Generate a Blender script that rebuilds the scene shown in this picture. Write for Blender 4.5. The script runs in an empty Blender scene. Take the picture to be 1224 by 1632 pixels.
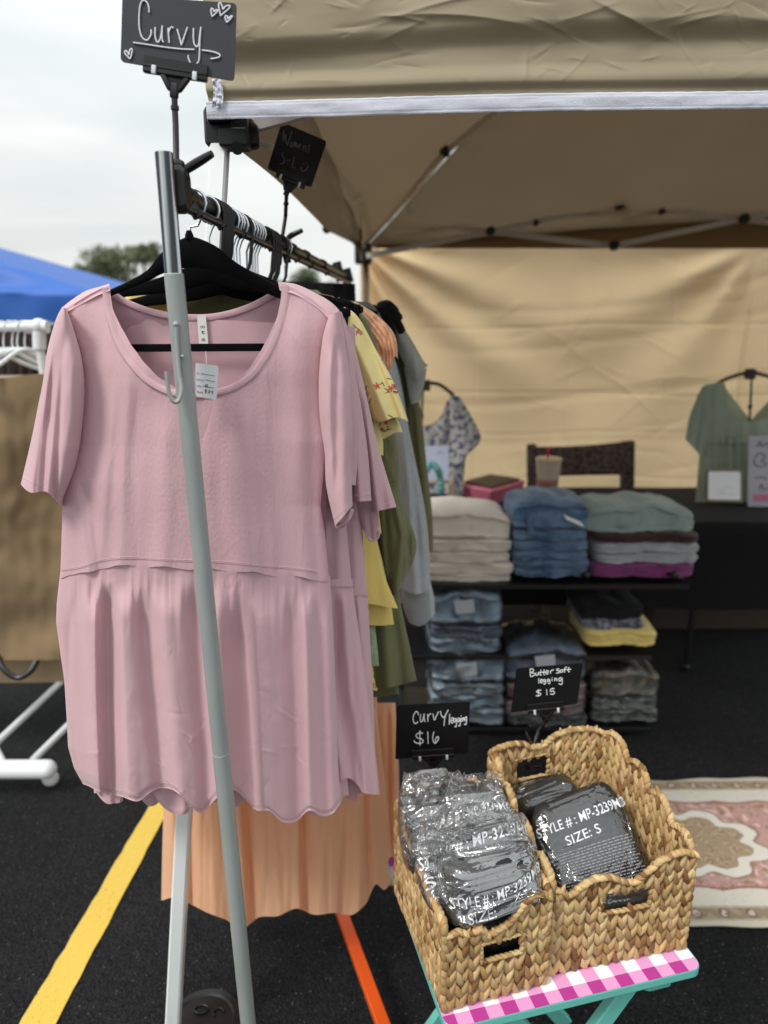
import bpy, bmesh, math, random
import numpy as np
from mathutils import Vector, Matrix, noise
from mathutils.bvhtree import BVHTree

# ------------------------------------------------------------------ scene, camera, light
scn = bpy.context.scene
COL = scn.collection
PI = math.pi
def R(a): return math.radians(a)
TH = R(14.5); FPX = 1144.0; CH = 1.6

cam_d = bpy.data.cameras.new('camera'); cam = bpy.data.objects.new('camera', cam_d); COL.objects.link(cam)
cam.location = (0, 0, CH); cam.rotation_euler = (PI/2 - TH, 0, 0)
cam_d.sensor_fit = 'VERTICAL'; cam_d.sensor_height = 36; cam_d.sensor_width = 27
cam_d.lens = 36*FPX/1632; cam_d.clip_start = .05; cam_d.clip_end = 600
cam_d.dof.use_dof = True; cam_d.dof.focus_distance = 1.17; cam_d.dof.aperture_fstop = 2.5
scn.camera = cam

SUN_EL, SUN_AZ = 50, 232       # azimuth measured clockwise from +Y
w = bpy.data.worlds.new('World'); scn.world = w; w.use_nodes = True
nt = w.node_tree; nt.nodes.clear()
def N(tree, typ, **kw):
    n = tree.nodes.new(typ)
    for k, v in kw.items():
        if k.startswith('i_'):
            n.inputs[k[2:].replace('_', ' ')].default_value = v
        else: setattr(n, k, v)
    return n
out = N(nt, 'ShaderNodeOutputWorld'); bg = N(nt, 'ShaderNodeBackground'); bg.inputs[1].default_value = .1
sky = N(nt, 'ShaderNodeTexSky', sky_type='NISHITA', sun_disc=False)
sky.sun_elevation = R(SUN_EL); sky.sun_rotation = R(SUN_AZ); sky.air_density = 1.5; sky.dust_density = 3
tc = N(nt, 'ShaderNodeTexCoord'); mp = N(nt, 'ShaderNodeMapping'); mp.inputs['Scale'].default_value = (.9, .9, 5.5)
nz = N(nt, 'ShaderNodeTexNoise'); nz.inputs['Scale'].default_value = 1.6; nz.inputs['Detail'].default_value = 5
nz.inputs['Distortion'].default_value = .4
rp = N(nt, 'ShaderNodeValToRGB'); rp.color_ramp.elements[0].position = .36; rp.color_ramp.elements[1].position = .64
rp.color_ramp.elements[0].color = (6.6, 7.1, 7.15, 1); rp.color_ramp.elements[1].color = (8.6, 8.85, 8.7, 1)
# CIE overcast sky: the cloud layer is brighter towards the zenith
sx = N(nt, 'ShaderNodeSeparateXYZ'); ma = N(nt, 'ShaderNodeMapRange'); ma.inputs[1].default_value = 0.1; ma.inputs[2].default_value = 1
ma.inputs[3].default_value = 1.0; ma.inputs[4].default_value = 1.75
vm = N(nt, 'ShaderNodeVectorMath', operation='SCALE')
mx = N(nt, 'ShaderNodeMix', data_type='RGBA'); mx.inputs[0].default_value = .92
L = nt.links
L.new(tc.outputs['Generated'], mp.inputs[0]); L.new(mp.outputs[0], nz.inputs['Vector']); L.new(nz.outputs[0], rp.inputs[0])
L.new(tc.outputs['Generated'], sx.inputs[0]); L.new(sx.outputs[2], ma.inputs[0])
L.new(rp.outputs[0], vm.inputs[0]); L.new(ma.outputs[0], vm.inputs['Scale'])
L.new(sky.outputs[0], mx.inputs[6]); L.new(vm.outputs[0], mx.inputs[7]); L.new(mx.outputs[2], bg.inputs[0]); L.new(bg.outputs[0], out.inputs[0])
sd = bpy.data.lights.new('sun', 'SUN'); so = bpy.data.objects.new('sun', sd); COL.objects.link(so)
sd.energy = 2.1; sd.angle = R(16); sd.color = (1, .97, .93)
so.rotation_euler = (R(90 - SUN_EL), 0, R(180 - SUN_AZ))
scn.view_settings.view_transform = 'Standard'; scn.view_settings.look = 'None'
scn.view_settings.exposure = .12; scn.view_settings.gamma = 1
scn.render.engine = 'CYCLES'; scn.cycles.use_denoising = True
scn.cycles.transparent_max_bounces = 24; scn.cycles.max_bounces = 8

# ------------------------------------------------------------------ camera geometry helpers
CT, ST = math.cos(TH), math.sin(TH)
def ray(px, py):
    x = (px-612)/FPX; u = (816-py)/FPX
    return Vector((x, CT+u*ST, -ST+u*CT))
def PY(px, py, Y):
    d = ray(px, py); t = Y/d.y
    return Vector((d.x*t, Y, CH+d.z*t))
def PZ(px, py, Z):
    d = ray(px, py); t = (Z-CH)/d.z
    return Vector((d.x*t, d.y*t, Z))
def proj(p):
    z = p[2]-CH; d = p[1]*CT-z*ST; u = p[1]*ST+z*CT
    return 612+FPX*p[0]/d, 816-FPX*u/d
def lerp(a, b, t): return a+(b-a)*t
def sm(a, b, x):
    t = max(0, min(1, (x-a)/(b-a))); return t*t*(3-2*t)
def cr(pts, t):
    """catmull-rom through pts (tuples), t in 0..1, uniform per point"""
    n = len(pts)-1; f = min(max(t, 0), 1)*n; i = min(int(f), n-1); f -= i
    p0 = pts[max(i-1, 0)]; p1 = pts[i]; p2 = pts[i+1]; p3 = pts[min(i+2, n)]
    return tuple(.5*((2*b)+(-a+c)*f+(2*a-5*b+4*c-d)*f*f+(-a+3*b-3*c+d)*f**3) for a, b, c, d in zip(p0, p1, p2, p3))
def lin(pts, x):
    """piecewise linear y at x through sorted (x, y)"""
    if x <= pts[0][0]: return pts[0][1]
    for (a, b), (c, d) in zip(pts, pts[1:]):
        if x <= c: return b+(d-b)*(x-a)/max(c-a, 1e-6)
    return pts[-1][1]
def smooth_lin(pts, x):
    if x <= pts[0][0]: return pts[0][1]
    for i in range(len(pts)-1):
        (a, b), (c, d) = pts[i], pts[i+1]
        if x <= c:
            return cr([q for q in pts], (i+(x-a)/max(c-a, 1e-6))/(len(pts)-1))[1]
    return pts[-1][1]
def creases(n, reg, ang, sd, ln, amp, wd, seed):
    '''straight tapering creases: random segments in a cloth's own 2-D coordinates'''
    rn = random.Random(seed); S = []
    for _ in range(n):
        a = rn.gauss(ang, sd); l = ln*rn.uniform(.4, 1.5); s = rn.choice((-1, 1, 1))*amp*rn.uniform(.4, 1.2)
        S.append((rn.uniform(reg[0], reg[2]), rn.uniform(reg[1], reg[3]), math.cos(a), math.sin(a), l/2, s, wd*rn.uniform(.6, 1.5), rn.uniform(-.5, .5)))
    def h(x, y):
        t = 0
        for cx, cy, c, s_, hl, am, w_, bd in S:
            dx = x-cx
            if abs(dx) > hl+w_*4: continue
            dy = y-cy
            if abs(dy) > hl+w_*4: continue
            u = (dx*c+dy*s_)/hl
            if abs(u) > 1: continue
            d = (-dx*s_+dy*c)-bd*hl*.25*(1-u*u)
            q = abs(d)/w_
            if q < 4: t += am*(1-u*u)**1.5*math.exp(-q*(1 if d > 0 else 2.6))
        return t
    return h
nz1 = lambda x, y, z=0: noise.noise(Vector((x, y, z)))

# ------------------------------------------------------------------ objects
WT = {}
def _par(o, parent):
    if parent is not None:
        o.parent = parent; o.matrix_parent_inverse = Matrix.Translation(-WT.get(parent.name, Vector((0, 0, 0))))
def tag(o, label, cat, group=None, kind=None):
    if label: o['label'] = label
    if cat: o['category'] = cat
    if group: o['group'] = group
    if kind: o['kind'] = kind
    return o
def thing(name, label, cat, loc=(0, 0, 0), group=None):
    o = bpy.data.objects.new(name, None); o.empty_display_size = .05; COL.objects.link(o)
    o.location = loc; WT[o.name] = Vector(loc)
    return tag(o, label, cat, group)
def mesh(name, V, F, mat, parent=None, smooth=True, sharp=None):
    me = bpy.data.meshes.new(name)
    me.from_pydata([tuple(v) for v in V], [], [tuple(f) for f in F])
    mats = mat if isinstance(mat, (list, tuple)) else [mat]
    for m in mats: me.materials.append(m)
    me.polygons.foreach_set('use_smooth', [smooth]*len(me.polygons))
    me.update()
    if sharp: me.set_sharp_from_angle(angle=R(sharp))
    o = bpy.data.objects.new(name, me); COL.objects.link(o)
    if parent is None:
        a = np.array([tuple(v) for v in V]); c = Vector(((a[:, 0].min()+a[:, 0].max())/2, (a[:, 1].min()+a[:, 1].max())/2, a[:, 2].min()))
        me.transform(Matrix.Translation(-c)); o.location = c; WT[o.name] = c
    _par(o, parent)
    return o
class MB:
    """collects pieces of one mesh"""
    def __init__(s): s.V = []; s.F = []
    def add(s, V, F):
        n = len(s.V); s.V += [Vector(v) for v in V]; s.F += [tuple(i+n for i in f) for f in F]; return s
    def tube(s, pts, r, seg=10, caps=True, closed=False):
        pts = [Vector(p) for p in pts]; n = len(pts); rr = r if isinstance(r, (list, tuple)) else [r]*n
        V = []; F = []; up = None
        for i, p in enumerate(pts):
            if closed: t = (pts[(i+1) % n]-pts[i-1])
            else: t = pts[min(i+1, n-1)]-pts[max(i-1, 0)]
            t.normalize()
            if up is None:
                up = Vector((0, 0, 1)) if abs(t.z) < .9 else Vector((0, 1, 0))
            a = up-t*up.dot(t)
            if a.length < 1e-5: a = t.orthogonal()
            a.normalize(); b = t.cross(a); up = a
            for k in range(seg):
                an = 2*PI*k/seg; V.append(p+(a*math.cos(an)+b*math.sin(an))*rr[i])
        m = n if closed else n-1
        for i in range(m):
            for k in range(seg):
                j = (i+1) % n
                F.append((i*seg+k, i*seg+(k+1) % seg, j*seg+(k+1) % seg, j*seg+k))
        if caps and not closed:
            F.append(tuple(range(seg))[::-1]); F.append(tuple((n-1)*seg+k for k in range(seg)))
        return s.add(V, F)
    def bar(s, a, b, w, h, up=(0, 0, 1), bev=.15):
        """rectangular bar a->b, octagon-bevelled cross-section"""
        a = Vector(a); b = Vector(b); t = (b-a).normalized(); u = Vector(up); u = u-t*u.dot(t)
        if u.length < 1e-4: u = Vector((0, 1, 0))-t*t.y
        u.normalize(); r = t.cross(u); e = min(w, h)*bev
        pr = [(w/2-e, h/2), (w/2, h/2-e), (w/2, -h/2+e), (w/2-e, -h/2), (-w/2+e, -h/2), (-w/2, -h/2+e), (-w/2, h/2-e), (-w/2+e, h/2)]
        L_ = (b-a).length; ee = min(e, L_*.2)
        V = []
        for p, k in ((a, .85), (a+t*ee, 1), (b-t*ee, 1), (b, .85)):
            for x, y in pr: V.append(p+r*x*k+u*y*k)
        F = [(i*8+k, i*8+(k+1) % 8, (i+1)*8+(k+1) % 8, (i+1)*8+k) for i in range(3) for k in range(8)]
        F += [tuple(range(8))[::-1], tuple(24+k for k in range(8))]
        return s.add(V, F)
    def box(s, c, d, yaw=0, bev=.12, pitch=0):
        c = Vector(c); M = Matrix.Rotation(yaw, 3, 'Z') @ Matrix.Rotation(pitch, 3, 'X')
        x = M @ Vector((d[0]/2, 0, 0))
        return s.bar(c-x, c+x, d[1], d[2], up=M @ Vector((0, 0, 1)), bev=bev)
    def ball(s, c, r, seg=12, rings=8, sc=(1, 1, 1)):
        V = []; F = []
        for j in range(rings+1):
            ph = PI*j/rings
            for k in range(seg):
                a = 2*PI*k/seg
                V.append(Vector(c)+Vector((math.sin(ph)*math.cos(a)*r*sc[0], math.sin(ph)*math.sin(a)*r*sc[1], math.cos(ph)*r*sc[2])))
        for j in range(rings):
            for k in range(seg):
                F.append((j*seg+k, (j+1)*seg+k, (j+1)*seg+(k+1) % seg, j*seg+(k+1) % seg))
        return s.add(V, F)
    def lathe(s, c, prof, seg=28, axis=(0, 0, 1)):
        ax = Vector(axis).normalized(); a = ax.orthogonal().normalized(); b = ax.cross(a); V = []; F = []; c = Vector(c)
        for r, z in prof:
            for k in range(seg):
                an = 2*PI*k/seg; V.append(c+ax*z+(a*math.cos(an)+b*math.sin(an))*r)
        for i in range(len(prof)-1):
            for k in range(seg): F.append((i*seg+k, i*seg+(k+1) % seg, (i+1)*seg+(k+1) % seg, (i+1)*seg+k))
        F.append(tuple(range(seg))[::-1]); F.append(tuple((len(prof)-1)*seg+k for k in range(seg)))
        return s.add(V, F)
    def quadslab(s, cs, th, n, rad=0, seg=5):
        """flat slab with (rounded) corners cs (TL,TR,BR,BL), thickness th against n"""
        cs = [Vector(c) for c in cs]; n = Vector(n).normalized(); P = []
        for i in range(4):
            c = cs[i]; a = (cs[i-1]-c).normalized(); b = (cs[(i+1) % 4]-c).normalized()
            if rad:
                for k in range(seg+1):
                    t = k/seg; P.append((c+a*rad)*(1-t)**2+c*2*t*(1-t)+(c+b*rad)*t*t)
            else: P.append(c)
        m = len(P); V = P+[p+n*th for p in P]
        F = [tuple(range(m)), tuple(range(m, 2*m))[::-1]]+[(i, i+m, (i+1) % m+m, (i+1) % m) for i in range(m)]
        return s.add(V, F)
    def build(s, name, mat, parent=None, smooth=True, sharp=35): return mesh(name, s.V, s.F, mat, parent, smooth, sharp)
def curve(pts, n):
    pts = [tuple(p) for p in pts]
    return [Vector(cr(pts, i/(n-1))) for i in range(n)]

# ------------------------------------------------------------------ materials
def lc(c): return tuple(((x/255)/12.92 if x/255 <= .04045 else ((x/255+.055)/1.055)**2.4) for x in c)+(1,)
MATS = {}
def pbr(name, col, rough=.6, metal=0, bump=None, var=None, sheen=0, trans=0, spec=.5, coat=0, stretch=None, bdist=.002, var2=None, bump2=None):
    """col sRGB; bump (scale, strength); var (scale, amount) = patchy value change; trans = translucent share"""
    m = bpy.data.materials.new(name); m.use_nodes = True; t = m.node_tree; b = t.nodes['Principled BSDF']; o = t.nodes['Material Output']
    c = lc(col); b.inputs['Base Color'].default_value = c; b.inputs['Roughness'].default_value = rough; b.inputs['Metallic'].default_value = metal
    b.inputs['Specular IOR Level'].default_value = spec; b.inputs['Coat Weight'].default_value = coat
    if sheen: b.inputs['Sheen Weight'].default_value = sheen; b.inputs['Sheen Roughness'].default_value = .5
    t_c = N(t, 'ShaderNodeTexCoord'); src = t_c.outputs['Object']
    if stretch:
        mm = N(t, 'ShaderNodeMapping'); mm.inputs['Scale'].default_value = stretch; t.links.new(src, mm.inputs[0]); src = mm.outputs[0]
    colout = None
    if var:
        n = N(t, 'ShaderNodeTexNoise'); n.inputs['Scale'].default_value = var[0]; n.inputs['Detail'].default_value = 6; t.links.new(src, n.inputs['Vector'])
        r = N(t, 'ShaderNodeMapRange'); r.inputs[1].default_value = .3; r.inputs[2].default_value = .7; r.inputs[3].default_value = 1-var[1]; r.inputs[4].default_value = 1+var[1]
        t.links.new(n.outputs[0], r.inputs[0])
        if var2:
            q = N(t, 'ShaderNodeMix', data_type='RGBA'); q.inputs[6].default_value = c; q.inputs[7].default_value = lc(var2)
            n2 = N(t, 'ShaderNodeMapRange'); n2.inputs[1].default_value = .42; n2.inputs[2].default_value = .58; t.links.new(n.outputs[0], n2.inputs[0])
            t.links.new(n2.outputs[0], q.inputs[0]); colout = q.outputs[2]
        else:
            v = N(t, 'ShaderNodeVectorMath', operation='SCALE'); v.inputs[0].default_value = c[:3]; t.links.new(r.outputs[0], v.inputs['Scale']); colout = v.outputs[0]
        t.links.new(colout, b.inputs['Base Color'])
    if bump:
        n = N(t, 'ShaderNodeTexNoise'); n.inputs['Scale'].default_value = bump[0]; n.inputs['Detail'].default_value = 4; t.links.new(src, n.inputs['Vector'])
        u = N(t, 'ShaderNodeBump'); u.inputs['Strength'].default_value = bump[1]; u.inputs['Distance'].default_value = bdist
        t.links.new(n.outputs[0], u.inputs['Height']); t.links.new(u.outputs[0], b.inputs['Normal'])
        if bump2:       # limp little creases on top of the weave
            m2 = N(t, 'ShaderNodeMapping'); m2.inputs['Scale'].default_value = bump2[2]; t.links.new(t_c.outputs['Object'], m2.inputs[0])
            n3 = N(t, 'ShaderNodeTexNoise'); n3.inputs['Scale'].default_value = bump2[0]; n3.inputs['Detail'].default_value = 3; n3.inputs['Distortion'].default_value = .8; t.links.new(m2.outputs[0], n3.inputs['Vector'])
            u2 = N(t, 'ShaderNodeBump'); u2.inputs['Strength'].default_value = bump2[1]; u2.inputs['Distance'].default_value = .004
            t.links.new(n3.outputs[0], u2.inputs['Height']); t.links.new(u2.outputs[0], u.inputs['Normal'])
    if trans:
        tr = N(t, 'ShaderNodeBsdfTranslucent'); tr.inputs[0].default_value = c
        if colout: t.links.new(colout, tr.inputs[0])
        mi = N(t, 'ShaderNodeMixShader'); mi.inputs[0].default_value = trans
        t.links.new(b.outputs[0], mi.inputs[1]); t.links.new(tr.outputs[0], mi.inputs[2]); t.links.new(mi.outputs[0], o.inputs[0])
    MATS[name] = m; return m
def cloth(name, col, **k):
    k.setdefault('rough', .85); k.setdefault('sheen', .25); k.setdefault('bump', (900, .12)); k.setdefault('spec', .25); k.setdefault('trans', .12); k.setdefault('bdist', .001)
    return pbr(name, col, **k)
def vcol_mat(name, rough=.9, bump=(500, .4), trans=0, metal=0):
    m = bpy.data.materials.new(name); m.use_nodes = True; t = m.node_tree; b = t.nodes['Principled BSDF']; b.inputs['Roughness'].default_value = rough
    a = N(t, 'ShaderNodeAttribute', attribute_name='pattern'); t.links.new(a.outputs['Color'], b.inputs['Base Color']); b.inputs['Specular IOR Level'].default_value = .25
    n = N(t, 'ShaderNodeTexNoise'); n.inputs['Scale'].default_value = bump[0]; u = N(t, 'ShaderNodeBump'); u.inputs['Strength'].default_value = bump[1]; u.inputs['Distance'].default_value = .001
    c = N(t, 'ShaderNodeTexCoord'); t.links.new(c.outputs['Object'], n.inputs['Vector']); t.links.new(n.outputs[0], u.inputs['Height']); t.links.new(u.outputs[0], b.inputs['Normal'])
    return m
def paint(o, fn):
    """printed / woven pattern: colour per vertex from a function of the world position"""
    me = o.data; a = me.color_attributes.new('pattern', 'FLOAT_COLOR', 'POINT'); w_ = WT.get(o.name, Vector((0, 0, 0)))
    arr = np.empty((len(me.vertices), 4), dtype=np.float32)
    for i, v in enumerate(me.vertices): arr[i] = lc(fn(v.co+w_, i))
    a.data.foreach_set('color', arr.ravel())

M_pink = cloth('pink jersey', (215, 176, 183), rough=.66, sheen=.35, bump=(900, .16), trans=.1, var=(14, .03), bump2=(16, .09, (1, 1, 1.2)))
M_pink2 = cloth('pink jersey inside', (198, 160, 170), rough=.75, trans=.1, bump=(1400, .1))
M_thread = cloth('pink thread', (236, 204, 210), rough=.6, trans=0)
M_seam = cloth('pink seam thread', (160, 118, 127), rough=.8, trans=0)
M_white = pbr('white powder coat', (226, 229, 230), rough=.35, var=(6, .03))
M_whiteplastic = pbr('white plastic', (232, 234, 236), rough=.4)
M_grey = pbr('grey enamelled steel', (150, 155, 153), rough=.36, coat=.15, bump=(160, .10), var=(26, .09), stretch=(1, 1, .25))
M_hookgrey = pbr('grey enamelled hook', (158, 161, 160), rough=.35, coat=.2)
M_chrome = pbr('chrome', (216, 219, 222), rough=.06, metal=1, bump=(60, .15), stretch=(5, 5, .02), var=(26, .3), var2=(70, 74, 78), bdist=.004)  # dark streaks in the colour stand in for mirrored surroundings
M_chrome2 = pbr('worn chrome', (50, 52, 58), rough=.3, metal=.35, bump=(90, .5), var=(60, .5))
M_black = pbr('black plastic', (20, 20, 22), rough=.4, bump=(300, .05))
M_velvet = pbr('black velvet', (8, 8, 9), rough=.95, spec=.1, sheen=.06, bump=(900, .5))
M_board = pbr('chalkboard plastic', (52, 54, 60), rough=.55, spec=.45, bump=(700, .05), var=(30, .04))
M_chalk = pbr('white chalk marker', (238, 240, 242), rough=.8)
M_chalkdim = pbr('smudged chalk marker', (128, 128, 130), rough=.9)
M_clip = pbr('clear white clip', (225, 230, 235), rough=.25)
M_satin = pbr('white satin ribbon', (230, 228, 222), rough=.4)
M_card = pbr('white card', (232, 233, 236), rough=.6)
M_ink = pbr('grey ink', (70, 70, 74), rough=.8)
M_orangep = pbr('orange painted steel', (226, 88, 24), rough=.4, coat=.2, var=(8, .05))
M_yellowline = None

# ------------------------------------------------------------------ ground
def asphalt():
    m = bpy.data.materials.new('asphalt'); m.use_nodes = True; t = m.node_tree; b = t.nodes['Principled BSDF']; b.inputs['Roughness'].default_value = .92
    b.inputs['Specular IOR Level'].default_value = .2
    c = N(t, 'ShaderNodeTexCoord')
    v = N(t, 'ShaderNodeTexVoronoi'); v.inputs['Scale'].default_value = 170; n = N(t, 'ShaderNodeTexNoise'); n.inputs['Scale'].default_value = 2.2; n.inputs['Detail'].default_value = 8
    n2 = N(t, 'ShaderNodeTexNoise'); n2.inputs['Scale'].default_value = 260; n2.inputs['Detail'].default_value = 3
    for x in (v, n, n2): t.links.new(c.outputs['Object'], x.inputs['Vector'])
    r = N(t, 'ShaderNodeValToRGB'); e = r.color_ramp.elements; e[0].position = .3; e[0].color = (.011, .011, .0125, 1); e[1].position = .7; e[1].color = (.024, .024, .026, 1)
    t.links.new(n.outputs[0], r.inputs[0])
    # rare pale stones in the aggregate
    s = N(t, 'ShaderNodeSeparateColor'); t.links.new(v.outputs['Color'], s.inputs[0])
    g = N(t, 'ShaderNodeMath', operation='GREATER_THAN'); g.inputs[1].default_value = .93; t.links.new(s.outputs[0], g.inputs[0])
    d = N(t, 'ShaderNodeMath', operation='LESS_THAN'); d.inputs[1].default_value = .32; t.links.new(v.outputs['Distance'], d.inputs[0])
    k = N(t, 'ShaderNodeMath', operation='MULTIPLY'); t.links.new(g.outputs[0], k.inputs[0]); t.links.new(d.outputs[0], k.inputs[1])
    k2 = N(t, 'ShaderNodeMath', operation='MULTIPLY'); t.links.new(k.outputs[0], k2.inputs[0]); t.links.new(s.outputs[1], k2.inputs[1])
    rv = N(t, 'ShaderNodeMapRange'); rv.inputs[3].default_value = .35; rv.inputs[4].default_value = 1.35; t.links.new(s.outputs[2], rv.inputs[0])
    sv = N(t, 'ShaderNodeVectorMath', operation='SCALE'); t.links.new(r.outputs[0], sv.inputs[0]); t.links.new(rv.outputs[0], sv.inputs['Scale'])
    q = N(t, 'ShaderNodeMix', data_type='RGBA'); q.inputs[7].default_value = (.17, .17, .16, 1); t.links.new(k2.outputs[0], q.inputs[0]); t.links.new(sv.outputs[0], q.inputs[6])
    t.links.new(q.outputs[2], b.inputs['Base Color'])
    ad = N(t, 'ShaderNodeMath', operation='ADD'); t.links.new(v.outputs['Distance'], ad.inputs[0]); t.links.new(n2.outputs[0], ad.inputs[1])
    u = N(t, 'ShaderNodeBump'); u.inputs['Strength'].default_value = 1; u.inputs['Distance'].default_value = .006; t.links.new(ad.outputs[0], u.inputs['Height']); t.links.new(u.outputs[0], b.inputs['Normal'])
    return m
def flat(name, pts, z, mat):
    o = mesh(name, [(x, y, z) for x, y in pts], [tuple(range(len(pts)))], mat, smooth=False); o['kind'] = 'structure'; return o
flat('ground', [(-300, -300), (300, -300), (300, 300), (-300, 300)], 0, asphalt())
def line_mat():
    m = bpy.data.materials.new('yellow road paint'); m.use_nodes = True; t = m.node_tree; b = t.nodes['Principled BSDF']; b.inputs['Roughness'].default_value = .7
    c = N(t, 'ShaderNodeTexCoord'); n = N(t, 'ShaderNodeTexNoise'); n.inputs['Scale'].default_value = 70; n.inputs['Detail'].default_value = 8; n.inputs['Roughness'].default_value = .75
    n3 = N(t, 'ShaderNodeTexNoise'); n3.inputs['Scale'].default_value = 5; ad = N(t, 'ShaderNodeMath', operation='MULTIPLY_ADD'); ad.inputs[1].default_value = .35
    t.links.new(c.outputs['Object'], n.inputs['Vector']); t.links.new(c.outputs['Object'], n3.inputs['Vector']); t.links.new(n3.outputs[0], ad.inputs[0]); t.links.new(n.outputs[0], ad.inputs[2])
    r = N(t, 'ShaderNodeValToRGB'); e = r.color_ramp.elements; e[0].position = .49; e[0].color = lc((78, 68, 42)); e[1].position = .545; e[1].color = lc((216, 180, 72))
    x = r.color_ramp.elements.new(.9); x.color = lc((226, 194, 92))
    t.links.new(ad.outputs[0], r.inputs[0]); t.links.new(r.outputs[0], b.inputs['Base Color'])
    u = N(t, 'ShaderNodeBump'); u.inputs['Strength'].default_value = .5; u.inputs['Distance'].default_value = .003
    n2 = N(t, 'ShaderNodeTexNoise'); n2.inputs['Scale'].default_value = 220; t.links.new(c.outputs['Object'], n2.inputs['Vector']); t.links.new(n2.outputs[0], u.inputs['Height']); t.links.new(u.outputs[0], b.inputs['Normal'])
    return m
# painted bay line through (px) 225,1310-35,1625 | 262,1300-88,1632
a, b_, c_, d_ = PZ(222, 1310, .004), PZ(35, 1625, .004), PZ(262, 1302, .004), PZ(88, 1632, .004)
da, dc = (b_-a), (d_-c_)
pl = [a-da*1.1, c_-dc*1.1, d_+dc*1.3, b_+da*1.3]
V = []; n_ = 60; rnd = random.Random(4)
for i in range(n_+1):
    t = i/n_; p = pl[0].lerp(pl[3], t); q = pl[1].lerp(pl[2], t)
    V += [p+Vector((rnd.uniform(-.0025, .0025), 0, 0)), q+Vector((rnd.uniform(-.0025, .0025), 0, 0))]
o = mesh('road_marking', V, [(2*i, 2*i+1, 2*i+3, 2*i+2) for i in range(n_)], line_mat(), smooth=False); o['kind'] = 'structure'
# ------------------------------------------------------------------ cloth sheets & tubes laid out from picture outlines at their own distance
def gridmesh(name, P, nu, nv, mat, parent=None, wrap=False, smooth=True):
    """P(u, v) -> Vector; nu x nv vertices"""
    V = []; F = []
    for j in range(nv):
        for i in range(nu):
            V.append(P(i/(nu if wrap else nu-1), j/(nv-1)))
    for j in range(nv-1):
        for i in range(nu if wrap else nu-1):
            a = j*nu+i; b = j*nu+(i+1) % nu
            F.append((a, a+nu, b+nu, b))
    return mesh(name, V, F, mat, parent, smooth)
def folds_at(folds, x, y):
    """folds: (pts[(x,y)..top to bottom], width left, width right, amplitude m[, y fade in, y fade out])"""
    h = 0
    for f in folds:
        pts, wl, wr, am = f[:4]
        xs = lin([(q[1], q[0]) for q in pts], y)
        d = x-xs; wd = wl if d < 0 else wr
        if abs(d) > 3.2*wd: continue
        y0, y1 = pts[0][1], pts[-1][1]; fi = f[4] if len(f) > 4 else 40; fo = f[5] if len(f) > 5 else 1
        e = sm(y0-1, y0+fi, y)*(1-sm(y1-fo, y1+1, y)) if fo > 1 else sm(y0-1, y0+fi, y)
        h += am*e*math.exp(-(d/wd)**2)
    return h
def dtube(name, Lp, Rp, D, th, mat, parent=None, nu=110, nv=70, folds=(), hem=None, wrinkle=.003, wfreq=(.035, .009), seed=0, backlift=0, wavy=0, tilt=0, grow=0, crz=None):
    """hanging cloth tube: Lp/Rp = picture outlines of its left and right edge (same count), D its distance, th its thickness"""
    def P(u, v):
        a = 2*PI*u; s = (1-math.cos(a))/2; sn = math.sin(a)
        l = cr(Lp, v); r = cr(Rp, v); x = lerp(l[0], r[0], s); y = lerp(l[1], r[1], s)
        fr = sn > 0
        hy = 0
        if hem: hy = hem(s)*sm(.75, 1, v)
        if not fr: hy += backlift*v
        y += hy
        off = math.copysign(abs(sn)**.75, sn)*(th*(1+grow*v))
        n = wrinkle*(noise.noise(Vector((x*wfreq[0], y*wfreq[1], seed+(0 if fr else 7))))+.5*noise.noise(Vector((x*wfreq[0]*2.3, y*wfreq[1]*2.6, seed+3))))
        if wavy: n += wavy*v*math.sin(s*PI*2*7+4*noise.noise(Vector((s*3, v*1.2, seed))))
        ed = min(1, abs(sn)*2.2)
        n *= ed
        if fr: n += (folds_at(folds, x, y)+(crz(x, y) if crz else 0))*ed
        return PY(x, y, D-off-n+tilt*(s-.5))
    return gridmesh(name, P, nu, nv, mat, parent, wrap=True)
def dsheet(name, Lp, Rp, Df, mat, parent=None, nu=80, nv=60, folds=(), wrinkle=.003, wfreq=(.03, .01), seed=0, top=None, bot=None, rip=None):
    """single cloth layer; Df = distance, number or function(s, v)"""
    def P(u, v):
        l = cr(Lp, v); r = cr(Rp, v); x = lerp(l[0], r[0], u); y = lerp(l[1], r[1], u)
        if top: y += top(u)*(1-v)
        if bot: y += bot(u)*v
        D = Df(u, v) if callable(Df) else Df
        n = wrinkle*(noise.noise(Vector((x*wfreq[0], y*wfreq[1], seed)))+.5*noise.noise(Vector((x*wfreq[0]*2.3, y*wfreq[1]*2.6, seed+3))))
        if rip: n += rip(u, v)
        return PY(x, y, D-n-folds_at(folds, x, y))
    return gridmesh(name, P, nu, nv, mat, parent)
def solidify(o, th):
    m = o.modifiers.new('solid', 'SOLIDIFY'); m.thickness = th; m.offset = 1; return o

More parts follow.
